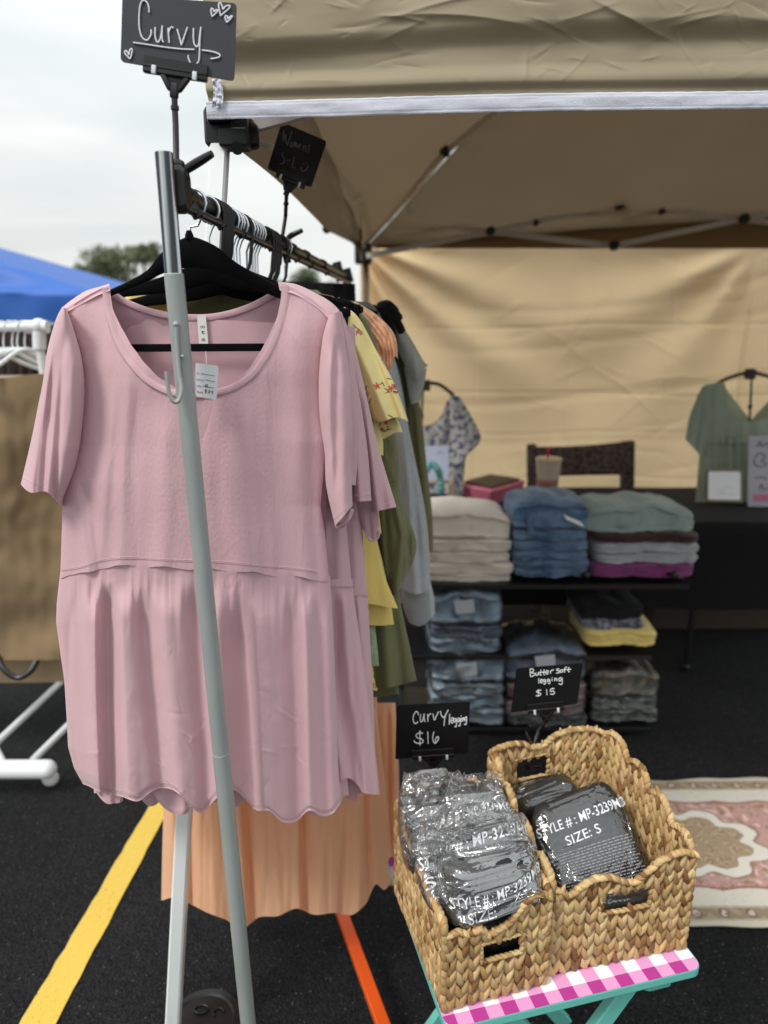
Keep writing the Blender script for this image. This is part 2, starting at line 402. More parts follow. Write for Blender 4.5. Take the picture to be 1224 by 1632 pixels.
# ------------------------------------------------------------------ beige canopy tent
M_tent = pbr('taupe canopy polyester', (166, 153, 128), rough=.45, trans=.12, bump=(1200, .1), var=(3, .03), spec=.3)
M_tentin = pbr('taupe canopy underside', (130, 113, 90), rough=.8, trans=.28, bump=(1200, .1), var=(3, .03), spec=.2)  # darker copy of the canopy cloth, shade under the roof put into its colour
M_tape = pbr('white binding tape', (218, 220, 232), rough=.7, bump=(900, .5), stretch=(.3, 1, 3))
M_tentpole = pbr('white enamelled tent leg', (240, 243, 243), rough=.35, var=(8, .04))
M_truss = pbr('grey enamelled truss', (214, 208, 202), rough=.4)
FLc = PY(352, 182, 1.37); BLc = PY(584, 385, 4.1)
tent = thing('canopy_tent', 'taupe pop-up canopy with white bound edge sheltering the clothing stall', 'tent', (FLc.x, FLc.y, 0))
VB = FLc.z+.015   # valance bottom
def crumple(x, z, s=0):
    """crumpled stiff polyester: long horizontal sags plus sharp creases"""
    a = noise.noise(Vector((x*.8+.3*math.sin(x*2), z*10-x*1.0, s)))*.013+noise.noise(Vector((x*2.2, z*20+x*1.5, s+3)))*.0045
    zz = z-VB
    return a+CR1(x, zz)+CR2(x, zz)+CR3(x, zz)+.0003*noise.noise(Vector((x*30, z*60, s)))
CR1 = creases(26, (-.3, .0, 1.0, .36), .05, .22, .34, .0052, .012, 5)
CR2 = creases(90, (-.3, .01, 1.0, .34), .1, .5, .11, .0020, .0055, 6)
CR3 = creases(130, (-.3, .02, 1.0, .34), .2, .9, .05, .0011, .0032, 7)
XR = 2.75
def val_front(u, v):
    x = lerp(FLc.x-.012, 1.0, u/.88) if u < .88 else lerp(1.0, XR, (u-.88)/.12); px_l = 340
    # bottom edge follows the sagging hem of the photograph: rises slowly to the right
    zb = VB-.018+.018*(x+.31)/1.02+.0015*math.sin(x*7)
    z = lerp(zb+.34, zb+.012, v)
    zf = zb+.085+.014*math.sin(x*2.6+.4); roll = .016*sm(zf-.012, zf+.02, z)*(1-.75*sm(zf+.03, zf+.14, z))+.007*sm(zb+.018, zb+.032, z)*(1-sm(zb+.034, zb+.06, z))
    return Vector((x+.004*math.sin(z*40)*(1-u)**8, 1.335-.0*u-roll-crumple(x, z)*(1-.6*sm(.85, 1, v)), z))
gridmesh('front_valance', val_front, 640, 200, M_tent, tent)
def tape_front(u, v):
    x = lerp(FLc.x-.016, XR, u**1.35); zb = VB-.018+.018*(x+.31)/1.02+.0015*math.sin(x*7)
    st_ = .0007*(math.exp(-((v-.16)/.035)**2)+math.exp(-((v-.84)/.035)**2))*(1+.4*math.sin(x*900))
    return Vector((x, 1.3325-.0022*math.sin(PI*v)**.4+st_-.0016*noise.noise(Vector((x*14, v*2, 0)))-.0003*noise.noise(Vector((x*60, v*3, 0))), zb+.0006*noise.noise(Vector((x*60, v*2, 0)))+.0135*(1-2*v)))
gridmesh('white_binding', tape_front, 900, 19, M_tape, tent)
# white corner strap above the leg
dsheet('corner_strap', [(338, 126), (340, 150), (337, 172)], [(352, 124), (356, 150), (354, 170)], 1.326, M_tape, tent, 10, 30, wrinkle=.004, wfreq=(.2, .12))
# roof: four fabric slopes up to the peak
PK = Vector((1.08, 2.75, 3.05))
zb_r = PY(1224, 336, 4.1).z; BRx = 2.6
BRc = Vector((BRx, 4.13, BLc.z-.03+(zb_r-BLc.z)*(BRx-BLc.x)/(PY(1224, 336, 4.1).x-BLc.x)))
C4 = [Vector((FLc.x, 1.36, VB+.36)), Vector((XR, 1.36, VB+.38)), BRc, Vector((BLc.x-.01, 4.13, BLc.z-.03))]
def slope(a, b, name, seed):
    def P(u, v):
        e = a.lerp(b, u); p = e.lerp(PK, v)
        sagg = -.05*math.sin(PI*u)*math.sin(PI*v)-.012*noise.noise(Vector((u*5, v*4, seed)))
        return p+Vector((0, 0, sagg))
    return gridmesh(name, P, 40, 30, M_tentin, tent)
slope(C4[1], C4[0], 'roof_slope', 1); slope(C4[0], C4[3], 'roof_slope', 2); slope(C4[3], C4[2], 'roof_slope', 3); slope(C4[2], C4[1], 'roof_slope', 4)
# side valance (left), bottom edge from the photograph, hanging from the eave
sb = [(372, 232), (440, 286), (500, 345), (521, 366), (545, 374), (562, 388), (572, 404), (577, 420)]
def side_pt(t):
    px, py = cr(sb, t)
    # point on the tent's left side plane between the two legs
    Y = 1.5
    for _ in range(30):
        q = PY(px, py, Y); xs = lerp(FLc.x, BLc.x, (Y-1.37)/(4.1-1.37)); Y *= 1+(xs-q.x)/(q.x if abs(q.x) > .02 else .02)*.6; Y = min(max(Y, 1.4), 4.3)
    return PY(px, py, Y)
sp_ = [side_pt(i/23) for i in range(24)]
def sidev(u, v):
    f = u*23; i = min(int(f), 22); p = sp_[i].lerp(sp_[i+1], f-i)
    t = (p.y-1.37)/(4.1-1.37); top = lerp(C4[0].z, C4[3].z, t)
    return Vector((p.x+.012*noise.noise(Vector((u*9, v*3, 5)))*(1-v), p.y, lerp(top, p.z, v)))
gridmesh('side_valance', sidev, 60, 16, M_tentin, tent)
# back valance, a dark band seen from inside
bvl = [(598, 386), (760, 375), (900, 362), (1224, 334), (1500, 318)]
def bval(u, v):
    px, py = cr(bvl, u); p = PY(px, py-9, 4.12); q = PY(px, 396, 4.12)
    r_ = p.lerp(q, v); r_.y += .012*noise.noise(Vector((u*12, v*2, 3))); return r_
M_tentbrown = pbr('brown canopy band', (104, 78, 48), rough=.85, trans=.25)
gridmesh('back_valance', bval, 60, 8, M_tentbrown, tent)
# legs, corner brackets, truss
m = MB()
m.bar(PY(352, 205, 1.39), PZ(274, 1668, .004), .031, .031, up=(0, 1, 0), bev=.12)
m.build('leg', M_tentpole, tent)
m = MB(); m.box(PY(364, 207, 1.40), (.075, .055, .062), bev=.08); m.box(PY(375, 223, 1.385), (.05, .05, .03), bev=.1); m.box(PY(398, 218, 1.42), (.03, .03, .04), bev=.2)
m.tube([PY(378, 236, 1.36), PY(378, 236, 1.42)], .011, 12); m.box(PY(350, 188, 1.375), (.036, .04, .02), bev=.1)
m.build('corner_bracket', M_black, tent)
m = MB(); m.bar(PY(392, 204, 1.42), PY(560, 160, 1.46), .022, .014, up=(0, 1, 0)); m.bar(PY(392, 222, 1.44), PY(470, 246, 2.0), .02, .012, up=(0, 1, 0)); m.build('truss_bar', M_truss, tent)
m = MB(); m.bar(PY(583, 350, 4.08), Vector((PY(583, 350, 4.08).x-.01, 4.08, 0)), .034, .034, up=(0, 1, 0)); m.build('leg', pbr('taupe shaded leg', (120, 98, 82), rough=.5), tent)  # back leg: shade under the tent is put into its taupe colour
m = MB(); m.box(PY(586, 350, 4.05), (.09, .09, .13), bev=.1); m.box(PY(579, 405, 4.05), (.09, .09, .10), bev=.1); m.box(PY(572, 338, 4.05), (.12, .04, .03), bev=.2)
m.build('corner_bracket', M_black, tent)
Tn = 4.0
def tb(a, b, Ya=Tn, Yb=Tn, w_=.028):
    mm = MB(); mm.bar(PY(a[0], a[1], Ya), PY(b[0], b[1], Yb), .012, w_, up=(0, 0, 1)); mm.build('truss_bar', M_truss, tent)
tb((584, 408), (781, 369)); tb((781, 369), (985, 325)); tb((601, 348), (781, 369), 4.03, 4.03); tb((781, 369), (977, 392), 4.03, 4.03)
tb((977, 392), (1184, 349)); tb((1184, 349), (1400, 305)); tb((985, 325), (1184, 349), 4.03, 4.03); tb((1184, 349), (1400, 374), 4.03, 4.03)
tb((588, 352), (709, 243), 4.0, 3.45); tb((709, 243), (790, 178), 3.45, 3.1); tb((640, 318), (705, 250), 3.9, 3.4, .018)
tb((545, 268), (572, 345), 3.3, 3.95, .02); tb((484, 300), (520, 362), 2.9, 3.0, .02); tb((528, 250), (470, 178), 3.2, 2.4, .02); tb((520, 362), (580, 392), 3.0, 3.9, .02)
for x, y, Y, s in ((781, 369, 3.98, .03), (977, 392, 3.98, .032), (1184, 349, 3.98, .032), (985, 323, 3.98, .045), (709, 243, 3.43, .03), (528, 248, 3.2, .04), (521, 366, 2.98, .02), (853, 356, 4.0, .02), (1053, 338, 4.0, .02)):
    MB().lathe(PY(x, y, Y+.02), [(s*.5, 0), (s*.8, .005), (s*.8, .03), (s*.5, .04)], 14, (0, -1, 0)).build('truss_joint', M_black, tent)
# ------------------------------------------------------------------ canopy weight round the front leg
wt = thing('canopy_weight', 'round black weight plate around the foot of the white canopy leg', 'tent weight', PZ(326, 1650, .0))
m = MB(); wc = PZ(326, 1650, 0)
m.lathe(wc, [(.085, 0), (.092, .012), (.092, .03), (.086, .04), (.07, .044), (.066, .04), (.02, .04)], 40); m.build('plate', M_black, wt)
m = MB(); m.tube([wc+Vector((-.012+.016*math.cos(a), .03+.011*math.sin(a), .042)) for a in [2*PI*i/20 for i in range(20)]], .0022, 6, closed=True)
m.tube([wc+Vector((.03+.012*math.cos(a), .022+.011*math.sin(a), .042)) for a in [2*PI*i/20 for i in range(14)]], .0022, 6); m.build('raised_mark', M_black, wt)

# ------------------------------------------------------------------ back curtain
M_curtain = pbr('tan cotton curtain', (252, 220, 174), rough=.9, trans=.76, bump=(700, .2), var=(5, .025), sheen=.1, spec=.15)
cz = PY(700, 392, 4.18).z
CRC = creases(90, (-.1, .5, 2.4, 2.1), .1, .5, .5, .005, .016, 9)
def curt(u, v):
    x0 = PY(574, 400, 4.18).x; x = lerp(x0, 2.6, u)
    top = cz-.018*abs(math.sin(x*2.2+.5))*1.0+.01; z = lerp(top, .02, v)
    # tension folds fanning out of the top left and the far right corners
    dx = x-x0+.04; dz = top-z+.02; ang = math.atan2(dz, dx); r_ = math.hypot(dx, dz)
    h = .040*math.sin(ang*16+1.5*noise.noise(Vector((r_*.8, ang*2, 1))))*math.exp(-r_*1.1)*sm(.02, .25, r_)
    dx2 = 2.05-x; 
    if dx2 > 0:
        a2 = math.atan2(dz, dx2+.02); r2 = math.hypot(dx2, dz); h += .035*math.sin(a2*11+noise.noise(Vector((r2, 0, 4))))*math.exp(-abs(r2-.3)*.9)*sm(.05, .4, r2)
    # swagged catenary folds
    for k, (zz, am) in enumerate(((.30, .010), (.52, .009), (.86, .014), (1.13, .008))):
        zc = top-zz+.10*((x-.9)/1.1)**2-.05*math.sin(x*1.7+k); d = (z-zc)/.03
        h += am*math.exp(-d*d)*(.6+.4*noise.noise(Vector((x*1.5, k, 2))))*sm(-.05, .5, x)
    for zz in (.42, .80, 1.02, 1.30): h += .005*math.exp(-((z-(top-zz+.012*math.sin(x*2+zz*9)))/.007)**2)
    for xx in (.52, 1.05, 1.62): h -= .004*math.exp(-((x-xx-.01*math.sin(z*2))/.006)**2)
    h += .022*noise.noise(Vector((x*1.3, z*2.6, 3)))+.006*noise.noise(Vector((x*7, z*5, 8)))
    h += CRC(x, z)
    return Vector((x, 4.18-h, z))
tag(gridmesh('curtain', curt, 340, 220, M_curtain), 'tan cotton curtain closing the back of the canopy tent', 'curtain')

# ------------------------------------------------------------------ distant trees
M_leaf = pbr('foliage', (104, 114, 84), rough=.8, var=(1.2, .35), trans=.2)  # paler grey-green: distance haze put into the leaf colour
M_bark = pbr('bark', (78, 66, 54), rough=.95)
def tree(px, pytop, Y, wpx, label, seed):
    rn = random.Random(seed); top = PY(px, pytop, Y); base = Vector((top.x, Y, 0)); H = top.z; Wd = wpx/FPX*Y
    t = thing('tree', label, 'tree', base, 'trees beyond the car park')
    m = MB(); m.tube(curve([base, base+Vector((.1, 0, H*.3)), base+Vector((-.1, 0, H*.6)), base+Vector((0, 0, H*.9))], 8), [H*.035*(1-i/9) for i in range(8)], 8)
    cl = []
    for k in range(16):
        a = rn.uniform(0, 2*PI); hh = rn.uniform(.35, .92); rr = Wd*.5*math.sqrt(rn.random())*(1.15-abs(hh-.55))
        c = base+Vector((rr*math.cos(a), rr*math.sin(a), H*hh)); cl.append((c, Wd*rn.uniform(.10, .2)))
        m.tube([base+Vector((0, 0, H*hh*.55)), c], [H*.012, H*.004], 5)
    m.build('trunk', M_bark, t)
    V = []; F = []
    cl.append((base+Vector((0, 0, H*.93)), Wd*.12))
    for c, r in cl:
        for _ in range(260):
            d = Vector((rn.gauss(0, 1), rn.gauss(0, 1), rn.gauss(0, 1))); d = d.normalized()*r*rn.random()**.4*rn.uniform(.8, 1.25); p = c+Vector((d.x, d.y, d.z*.75)); p.z = min(p.z, H)
            a = Vector((rn.gauss(0, 1), rn.gauss(0, 1), rn.gauss(0, 1))).normalized(); b = a.orthogonal().normalized(); s = Wd*.017*rn.uniform(.6, 1.5)
            n = len(V); V += [p-a*s-b*s*.5, p+a*s-b*s*.6, p+a*s*.8+b*s*.7, p-a*s*.7+b*s*.5]; F.append((n, n+1, n+2, n+3))
    mesh('crown', V, F, M_leaf, t, smooth=False)
tree(214, 394, 46, 150, 'tallest bushy green tree standing beyond the blue tent', 3)
tree(140, 424, 58, 150, 'low pale green tree just above the blue tent roof', 5)
tree(488, 428, 60, 110, 'small green tree glimpsed between the rack rail and the canopy', 8)
tree(330, 432, 60, 120, 'green tree mostly behind the black velvet hangers', 11)
tree(60, 440, 70, 120, 'far green tree hidden largely by the blue tent roof', 14)

# ------------------------------------------------------------------ blue tent on the left
M_blue = pbr('blue canopy polyester', (48, 104, 190), rough=.55, trans=.15, bump=(300, .1), var=(2, .05))
bt = thing('blue_tent', 'bright blue pop-up tent roof behind the white rack', 'tent', (-3.2, 6.2, 0))
cR = PY(205, 452, 5.6)
HIP = PY(-260, 322, 6.6)
def bfront(u, v):
    e = Vector((lerp(-5.2, cR.x, u), 4.9+.35*u*0, PY(90, 514, 4.9).z+.0)); hip = HIP.copy()
    corner = Vector((cR.x, 4.9, PY(cR.x*0+150, 468, 4.9).z+.01))
    e0 = e.copy(); e0.z = corner.z
    n = .11*math.sin((v*11+u*2)*1.7+3*noise.noise(Vector((u*4, v*3, 0))))*sm(0, .1, v)+.05*noise.noise(Vector((u*5, v*16, 2)))
    if v < .22:
        t = v/.22; z = lerp(PY(90, 513, 4.9).z, e0.z, t); return Vector((e.x, 4.9-.02*noise.noise(Vector((u*20, v*3, 1))), z))
    t = (v-.22)/.78; p = e0.lerp(hip, t); n *= 1-u**5; p.z -= n*.9*(1-t*.3)*sm(0, .12, t); p.y += n*.5
    return p
gridmesh('roof', bfront, 90, 60, M_blue, bt)
def bside(u, v):
    corner = Vector((cR.x, 4.9, PY(150, 468, 4.9).z)); back = Vector((cR.x, 8.2, corner.z)); hip = HIP.copy()
    return corner.lerp(back, u).lerp(hip, v)
gridmesh('roof', bside, 30, 20, M_blue, bt)
for x in (cR.x+.02, -5.1):
    m = MB(); m.bar(Vector((x, 4.95, PY(90, 505, 4.9).z)), Vector((x, 4.95, 0)), .035, .035, up=(0, 1, 0)); m.build('leg', M_tentpole, bt)

# ------------------------------------------------------------------ white rolling rack on the left, its hangers and what hangs behind
wr = thing('garment_rack', 'white tubular rolling garment rack at the left edge with round casters', 'garment rack', PY(40, 1225, 2.3)*1)
Yr = 2.45
m = MB(); m.tube([PY(-260, 523, Yr), PY(68, 521, Yr)], .014, 12); m.build('top_rail', M_whiteplastic, wr)
m = MB(); m.tube([PY(40, 521, Yr), PY(76, 521, Yr)], .021, 12); m.tube([PY(62, 512, Yr), PY(63, 556, Yr)], .021, 12); m.ball(PY(62, 520, Yr), .026); m.build('corner_fitting', M_whiteplastic, wr)
pb = PZ(66, 1100, .08); ptop = PY(63, 550, Yr)
m = MB(); m.tube([ptop, Vector((ptop.x+.03, Yr, .30))], .0135, 12); m.build('upright', M_white, wr)
zb_ = .10; bl, br = PZ(-230, 1226, zb_), PZ(84, 1226, zb_)
m = MB(); m.tube([bl, br+Vector((-.02, 0, 0))], .033, 16); m.ball(br+Vector((-.02, 0, 0)), .033, 16, 10); m.build('base_bar', M_whiteplastic, wr)
m = MB(); m.tube([PZ(52, 1212, .11), PZ(150, 1115, .11), PZ(215, 1040, .11)], .013, 12); m.build('base_rail', M_white, wr)
m = MB(); m.tube([PZ(-12, 1190, .13), PZ(92, 1092, .13), PZ(170, 1015, .13)], .013, 12); m.tube([PZ(-14, 1180, .13), PZ(4, 1215, .11)], .013, 12); m.build('base_rail', M_white, wr)
cc = PZ(80, 1240, .035)
cas = MB(); cas.ball(cc, .030, 16, 10, (1, .8, 1)); cas.tube([cc, cc+Vector((0, 0, .06))], .009, 8); cas.build('caster', M_whiteplastic, wr)
def wire_hanger(px, D, yaw, label):
    t = thing('clothes_hanger', label, 'hanger', PY(px, 521, D), 'white hangers on the left rack'); c = PY(px, 521, D); m = MB(); ca, sa = math.cos(yaw), math.sin(yaw)
    q = lambda x, z: c+Vector((x*ca, x*sa, z))
    m.tube([q(.019*math.sin(a), .019*math.cos(a)) for a in [(-.75+1.65*i/12)*PI for i in range(13)]]+[q(0, -.05), q(0, -.075)], .003, 6); m.build('hook', M_white, t)
    m = MB(); m.tube(curve([q(-.21, -.165), q(-.1, -.12), q(0, -.072), q(.1, -.12), q(.21, -.165)], 20), .0075, 8); m.build('arms', M_whiteplastic, t)
for i, (px, yw) in enumerate(((-22, .3), (2, .9), (16, .75), (24, .5), (36, 1.0))):
    wire_hanger(px, Yr+.0, yw, ['white plastic hanger cut off by the left picture edge', 'white plastic hanger with arms spread wide, second on the left rack', 'white plastic hanger in the middle of the left rack', 'white plastic hanger next to the last on the left rack', 'white plastic hanger nearest the corner fitting of the left rack'][i])
M_darkg = cloth('dark brown knit', (52, 38, 36), trans=0)
for i, (xa, xb, dd, lab) in enumerate(((-160, -10, 3.5, 'dark brown garment hanging at the far left under the blue tent'), (-15, 48, 3.4, 'dark brown garment hanging left of the white upright'), (44, 120, 3.55, 'dark brown garment hanging right of the white upright'))):
    tag(dtube('garment', [(xa, 518), (xa-3, 600), (xa, 690)], [(xb, 518), (xb+3, 600), (xb, 690)], dd, .05, M_darkg, nu=60, nv=30, wrinkle=.02, seed=i, wavy=.012), lab, 'garment', 'dark garments behind the left rack')
# brown covered table / rack cloth
M_brown = cloth('brown canvas', (134, 113, 84), rough=.9, bump=(60, .25), trans=.03, var=(4, .06))
M_tan2 = cloth('tan canvas', (168, 146, 116), rough=.9, trans=.03, var=(4, .05))
def brown_c(u, v):
    x = lerp(-420, 150, u); y = lerp(604-8*math.exp(-((x-60)/40)**2), 1052-.06*(x-40)*0, v)
    n = .03*noise.noise(Vector((u*6, v*3, 2)))+.02*noise.noise(Vector((u*3, v*9, 3)))+.006*noise.noise(Vector((u*30, v*14, 5)))
    return PY(x, y, 2.36-n*1.3)
cv = thing('cloth_cover', 'large brown canvas cover hanging behind the white rack', 'cover', PZ(60, 1085, 0))
gridmesh('front_sheet', brown_c, 90, 70, M_brown, cv)
def brown_top(u, v):
    p = brown_c(u, 0); return p+Vector((0, .5*v, .0-.02*v))
gridmesh('top_sheet', brown_top, 90, 8, M_brown, cv)
dsheet('lower_sheet', [(-420, 1030), (-420, 1095)], [(150, 1030), (150, 1086)], 2.44, M_tan2, cv, 50, 14, wrinkle=.02)
m = MB(); m.tube(curve([PY(-8, 1040, 2.38), PY(6, 1066, 2.34), PY(28, 1080, 2.33), PY(50, 1068, 2.34), PY(64, 1040, 2.38)], 24), .011, 8); m.build('strap', M_black, cv)
# ------------------------------------------------------------------ main garment rack
rack = thing('garment_rack', 'grey and chrome garment rack carrying the pink tops and black hangers', 'garment rack', PZ(395, 1800, 0))
Ptop = PY(261, 243, 1.03); Pmid = PY(277, 436, 1.03); Pj = PY(352, 1198, 1.03); Pbot = PY(397, 1645, 1.03)
Pfoot = Pbot+(Pbot-Pj)*(Pbot.z/(Pj.z-Pbot.z))
def stack_tube(a, b, r): return MB().tube([a, b], r, 28)
m = MB(); dirp = (Pmid-Ptop).normalized()
m.lathe(Ptop, [(.0112, 0), (.0120, .001), (.0120, (Pmid-Ptop).length)], 32, dirp); m.build('post_sleeve', M_chrome, rack)
m = MB(); d2 = (Pj-Pmid).normalized(); m.lathe(Pmid, [(.0122, 0), (.0133, .0015), (.0133, (Pj-Pmid).length)], 32, d2)
m.lathe(Pj, [(.0130, 0), (.0130, .001), (.0137, .0015), (.0137, (Pfoot-Pj).length)], 32, (Pfoot-Pj).normalized()); m.build('post', M_grey, rack)
# hook welded to the post
hk = lambda x, y, d=0: PY(x, y, 1.03-.0165-d)
m = MB(); m.tube(curve([hk(281, 516), hk(283, 560), hk(286, 600, .003), hk(289, 622, .008), hk(285, 638, .012), hk(277, 640, .014), hk(270, 628, .015), hk(267, 610, .015), hk(265.5, 592, .015)], 44), .0031, 12)
m.ball(hk(280.5, 517), .0042); m.ball(hk(291, 568), .0024); m.ball(hk(281, 566), .0018); m.build('side_hook', M_hookgrey, rack)
# rail
BA = PY(270, 300, 1.045); BB = PY(552, 441, 2.62)
def bar_at(D):
    t = (D-BA.y)/(BB.y-BA.y); return BA.lerp(BB, t)
def bar_px(px):
    lo, hi = 1.0, 2.7
    for _ in range(40):
        mid = (lo+hi)/2
        if proj(bar_at(mid))[0] < px: lo = mid
        else: hi = mid
    return lo
m = MB(); m.tube([BA, BB], .0115, 20); m.build('rail', M_chrome2, rack)
dn = Vector((.012, 0, -.021))
m = MB(); m.tube([BA+dn*1.0, BB+dn], .0065, 12); m.build('lower_rail', M_chrome2, rack)
for t in [.03, .1, .17, .3, .45, .55, .7]:
    p = BA.lerp(BB, t); q = BA.lerp(BB, t+.02); MB().tube([p, q], .0145, 16).tube([p.lerp(q, .5)+dn*.4, p.lerp(q, .5)+dn*1.3], .008, 8).build('rail_clip', M_black, rack)
MB().box(BA+Vector((.006, .012, 0)), (.03, .03, .06), bev=.25).build('rail_clamp', M_black, rack)
m = MB(); far = BB
for a, b, r in (((536, 418), (544, 448), .016), ((552, 428), (558, 450), .014)):
    m.tube([PY(a[0], a[1], 2.6), PY(b[0], b[1], 2.6)], r, 12)
m.tube([PY(552, 441, 2.62), Vector((PY(552, 441, 2.62).x+.0, 2.62, .02))], .012, 12); m.build('far_post', M_chrome2, rack)

# ------------------------------------------------------------------ hangers
M_hookm = pbr('bright plated wire', (232, 238, 244), rough=.28, metal=.85)
def hanger(px, kind, label, yaw=0, arms=True, D=None, drop=.075, group='velvet hangers on the main rack'):
    D = D or bar_px(px); c = bar_at(D); t = thing('clothes_hanger', label, 'hanger', c, group)
    ca, sa = math.cos(yaw), math.sin(yaw); q = lambda x, z, y=0: c+Vector((x*ca-y*sa, x*sa+y*ca, z))
    m = MB(); Rr = .0185; zc = 0
    pts = [q(Rr*math.sin(a), zc+Rr*math.cos(a)-.003) for a in [(-.78+1.30*i/12)*PI for i in range(13)]]
    if kind == 'black': pts += [q(.017, -.028), q(.012, -drop*.8), q(.004, -drop), q(0, -drop-.02)]
    else: pts += [q(.014, -.018), q(.005, -.032), q(0, -.045), q(0, -drop-.02)]
    m.tube(pts, .0032 if kind == 'black' else .0021, 8); m.build('hook', M_black if kind == 'black' else M_hookm, t)
    if arms:
        V = []; F = []; n = 40
        for i in range(n+1):
            x = -0.21+.42*i/n; ax = abs(x)/.21
            zt = -drop-.005-.058*ax**1.25-.012*math.sin(ax*PI); hh = lerp(.036, .012, sm(0, .75, ax))
            if ax > .93: zt -= .004
            for y, zz in ((-.004, zt-.002), (-.0025, zt), (.0025, zt), (.004, zt-.002), (.004, zt-hh+.002), (.0025, zt-hh), (-.0025, zt-hh), (-.004, zt-hh+.002)):
                V.append(q(x, zz, y+.006*ax*ax))
        for i in range(n):
            for k in range(8): F.append((i*8+k, i*8+(k+1) % 8, (i+1)*8+(k+1) % 8, (i+1)*8+k))
        F += [tuple(range(8))[::-1], tuple(n*8+k for k in range(8))]
        mesh('arms', V, F, M_velvet, t)
        m = MB(); zb2 = -drop-.065-.018; m.bar(q(-.195, zb2-.035), q(.195, zb2-.035), .006, .009, up=(0, 0, 1), bev=.3)
        m.tube([q(-.203, -drop-.075), q(-.20, zb2-.03), q(-.19, zb2-.035)], .0045, 8); m.tube([q(.203, -drop-.075), q(.20, zb2-.03), q(.19, zb2-.035)], .0045, 8); m.build('trouser_bar', M_velvet, t)
    return t
D1 = 1.135
# front hanger fitted to the first pink top
h1 = thing('clothes_hanger', 'black velvet hanger inside the front pink top, its trouser bar showing in the neckline', 'hanger', PY(305, 372, D1), 'velvet hangers on the main rack')
m = MB(); hc = bar_at(D1)
m.tube([hc+Vector((.0185*math.sin(a), 0, .0185*math.cos(a)-.003)) for a in [(-.78+1.30*i/12)*PI for i in range(13)]]+[hc+Vector((.014, 0, -.018)), hc+Vector((.004, 0, -.035)), PY(303, 362, D1), PY(302, 380, D1)], .0021, 8)
m.build('hook', M_hookm, h1)
tops = [(150, 478), (175, 462), (205, 448), (235, 430), (255, 405), (280, 386), (302, 377), (325, 383), (350, 396), (375, 417), (400, 432), (425, 446), (450, 462), (480, 480), (500, 492)]
bots = [(150, 488), (175, 473), (205, 461), (235, 449), (255, 438), (280, 430), (302, 427), (325, 428), (350, 434), (375, 444), (400, 457), (425, 468), (450, 478), (480, 492), (500, 500)]
V = []; F = []; n = 70
for i in range(n+1):
    t = i/n; a = cr(tops, t); b = cr(bots, t)
    for (x, y), dd in (((a[0], a[1]+2), -.0045), (a, -.002), (a, .002), ((a[0], a[1]+2), .0045), ((b[0], b[1]-2), .0045), (b, .002), (b, -.002), ((b[0], b[1]-2), -.0045)):
        V.append(PY(x, y, D1+dd))
for i in range(n):
    for k in range(8): F.append((i*8+k, i*8+(k+1) % 8, (i+1)*8+(k+1) % 8, (i+1)*8+k))
mesh('arms', V, F, M_velvet, h1)
m = MB(); m.bar(PY(150, 555, D1+.004), PY(500, 553, D1+.004), .006, .0118, up=(0, 0, 1), bev=.25); m.tube([PY(150, 482, D1), PY(140, 520, D1), PY(150, 555, D1)], .005, 8); m.tube([PY(500, 496, D1), PY(508, 530, D1), PY(500, 553, D1)], .005, 8)
m.lathe(PY(302, 381, D1), [(.007, 0), (.006, .006), (.0035, .012)], 12); m.build('trouser_bar', M_velvet, h1)
specs = [(330, 'chrome'), (338, 'black'), (341, 'black'), (345, 'black'), (349, 'black'), (353, 'black'), (364, 'chrome'), (369, 'chrome'), (374, 'chrome'), (379, 'chrome'), (385, 'black'), (391, 'chrome'),
         (396, 'chrome'), (400, 'chrome'), (404, 'chrome'), (408, 'chrome'), (421, 'black'), (425, 'black'), (429, 'black'), (433, 'black'), (445, 'black'), (452, 'chrome')]
ordn = ['first', 'second', 'third', 'fourth', 'fifth', 'sixth', 'seventh', 'eighth']
rh = random.Random(2); cnt = {}
clus = lambda px: 'nearest the chrome sleeve' if px < 334 else 'in the front bundle of black hooks' if px < 356 else 'in the first bundle of chrome hooks' if px < 383 else 'standing alone among chrome hooks' if px == 385 else 'in the second bundle of chrome hooks' if px < 412 else 'in the rear bundle of black hooks' if px < 438 else 'just before the black sign clamp' if px == 445 else 'just behind the rear sign clamp'
for i, (px, k) in enumerate(specs):
    c_ = clus(px); cnt[c_] = cnt.get(c_, 0)+1
    lab = ('black velvet hanger with %s hook, %s %s' % (k, ordn[cnt[c_]-1], c_)) if 'bundle' in c_ else 'black velvet hanger with %s hook %s' % (k, c_)
    hanger(px, k, lab, yaw=rh.uniform(-.05, .05)+(.0 if k == 'black' else rh.uniform(-.15, .1)), drop=.075+rh.uniform(-.004, .004)+(.008 if k == 'black' else 0))

# ------------------------------------------------------------------ ray helpers: place details on a built surface
def bvh_of(*objs):
    V = []; F = []
    for o in objs:
        n = len(V); w_ = WT.get(o.name, Vector((0, 0, 0))); V += [v.co+w_ for v in o.data.vertices]; F += [tuple(i+n for i in p.vertices) for p in o.data.polygons]
    return BVHTree.FromPolygons(V, F)
CAMP = Vector((0, 0, CH))
def hit(bv, px, py, off=.001):
    d = ray(px, py).normalized(); h = bv.ray_cast(CAMP, d)
    if h[0] is None: return None
    n = h[1] if h[1].dot(d) < 0 else -h[1]
    return h[0]+n*off
def stitches(name, bv, pts, n, mat, parent, r=.00045, duty=.6, off=.0006, per=6):
    m = MB(); P = [cr(pts, i/(n*per)) for i in range(n*per+1)]
    for k in range(n):
        seg = [hit(bv, *P[k*per+j], off) for j in range(int(per*duty)+1)]
        if any(s is None for s in seg): continue
        if max((seg[i+1]-seg[i]).length for i in range(len(seg)-1)) > .006: continue
        m.tube([seg[0], seg[-1]], r, 5)
    if m.V: return m.build(name, mat, parent)
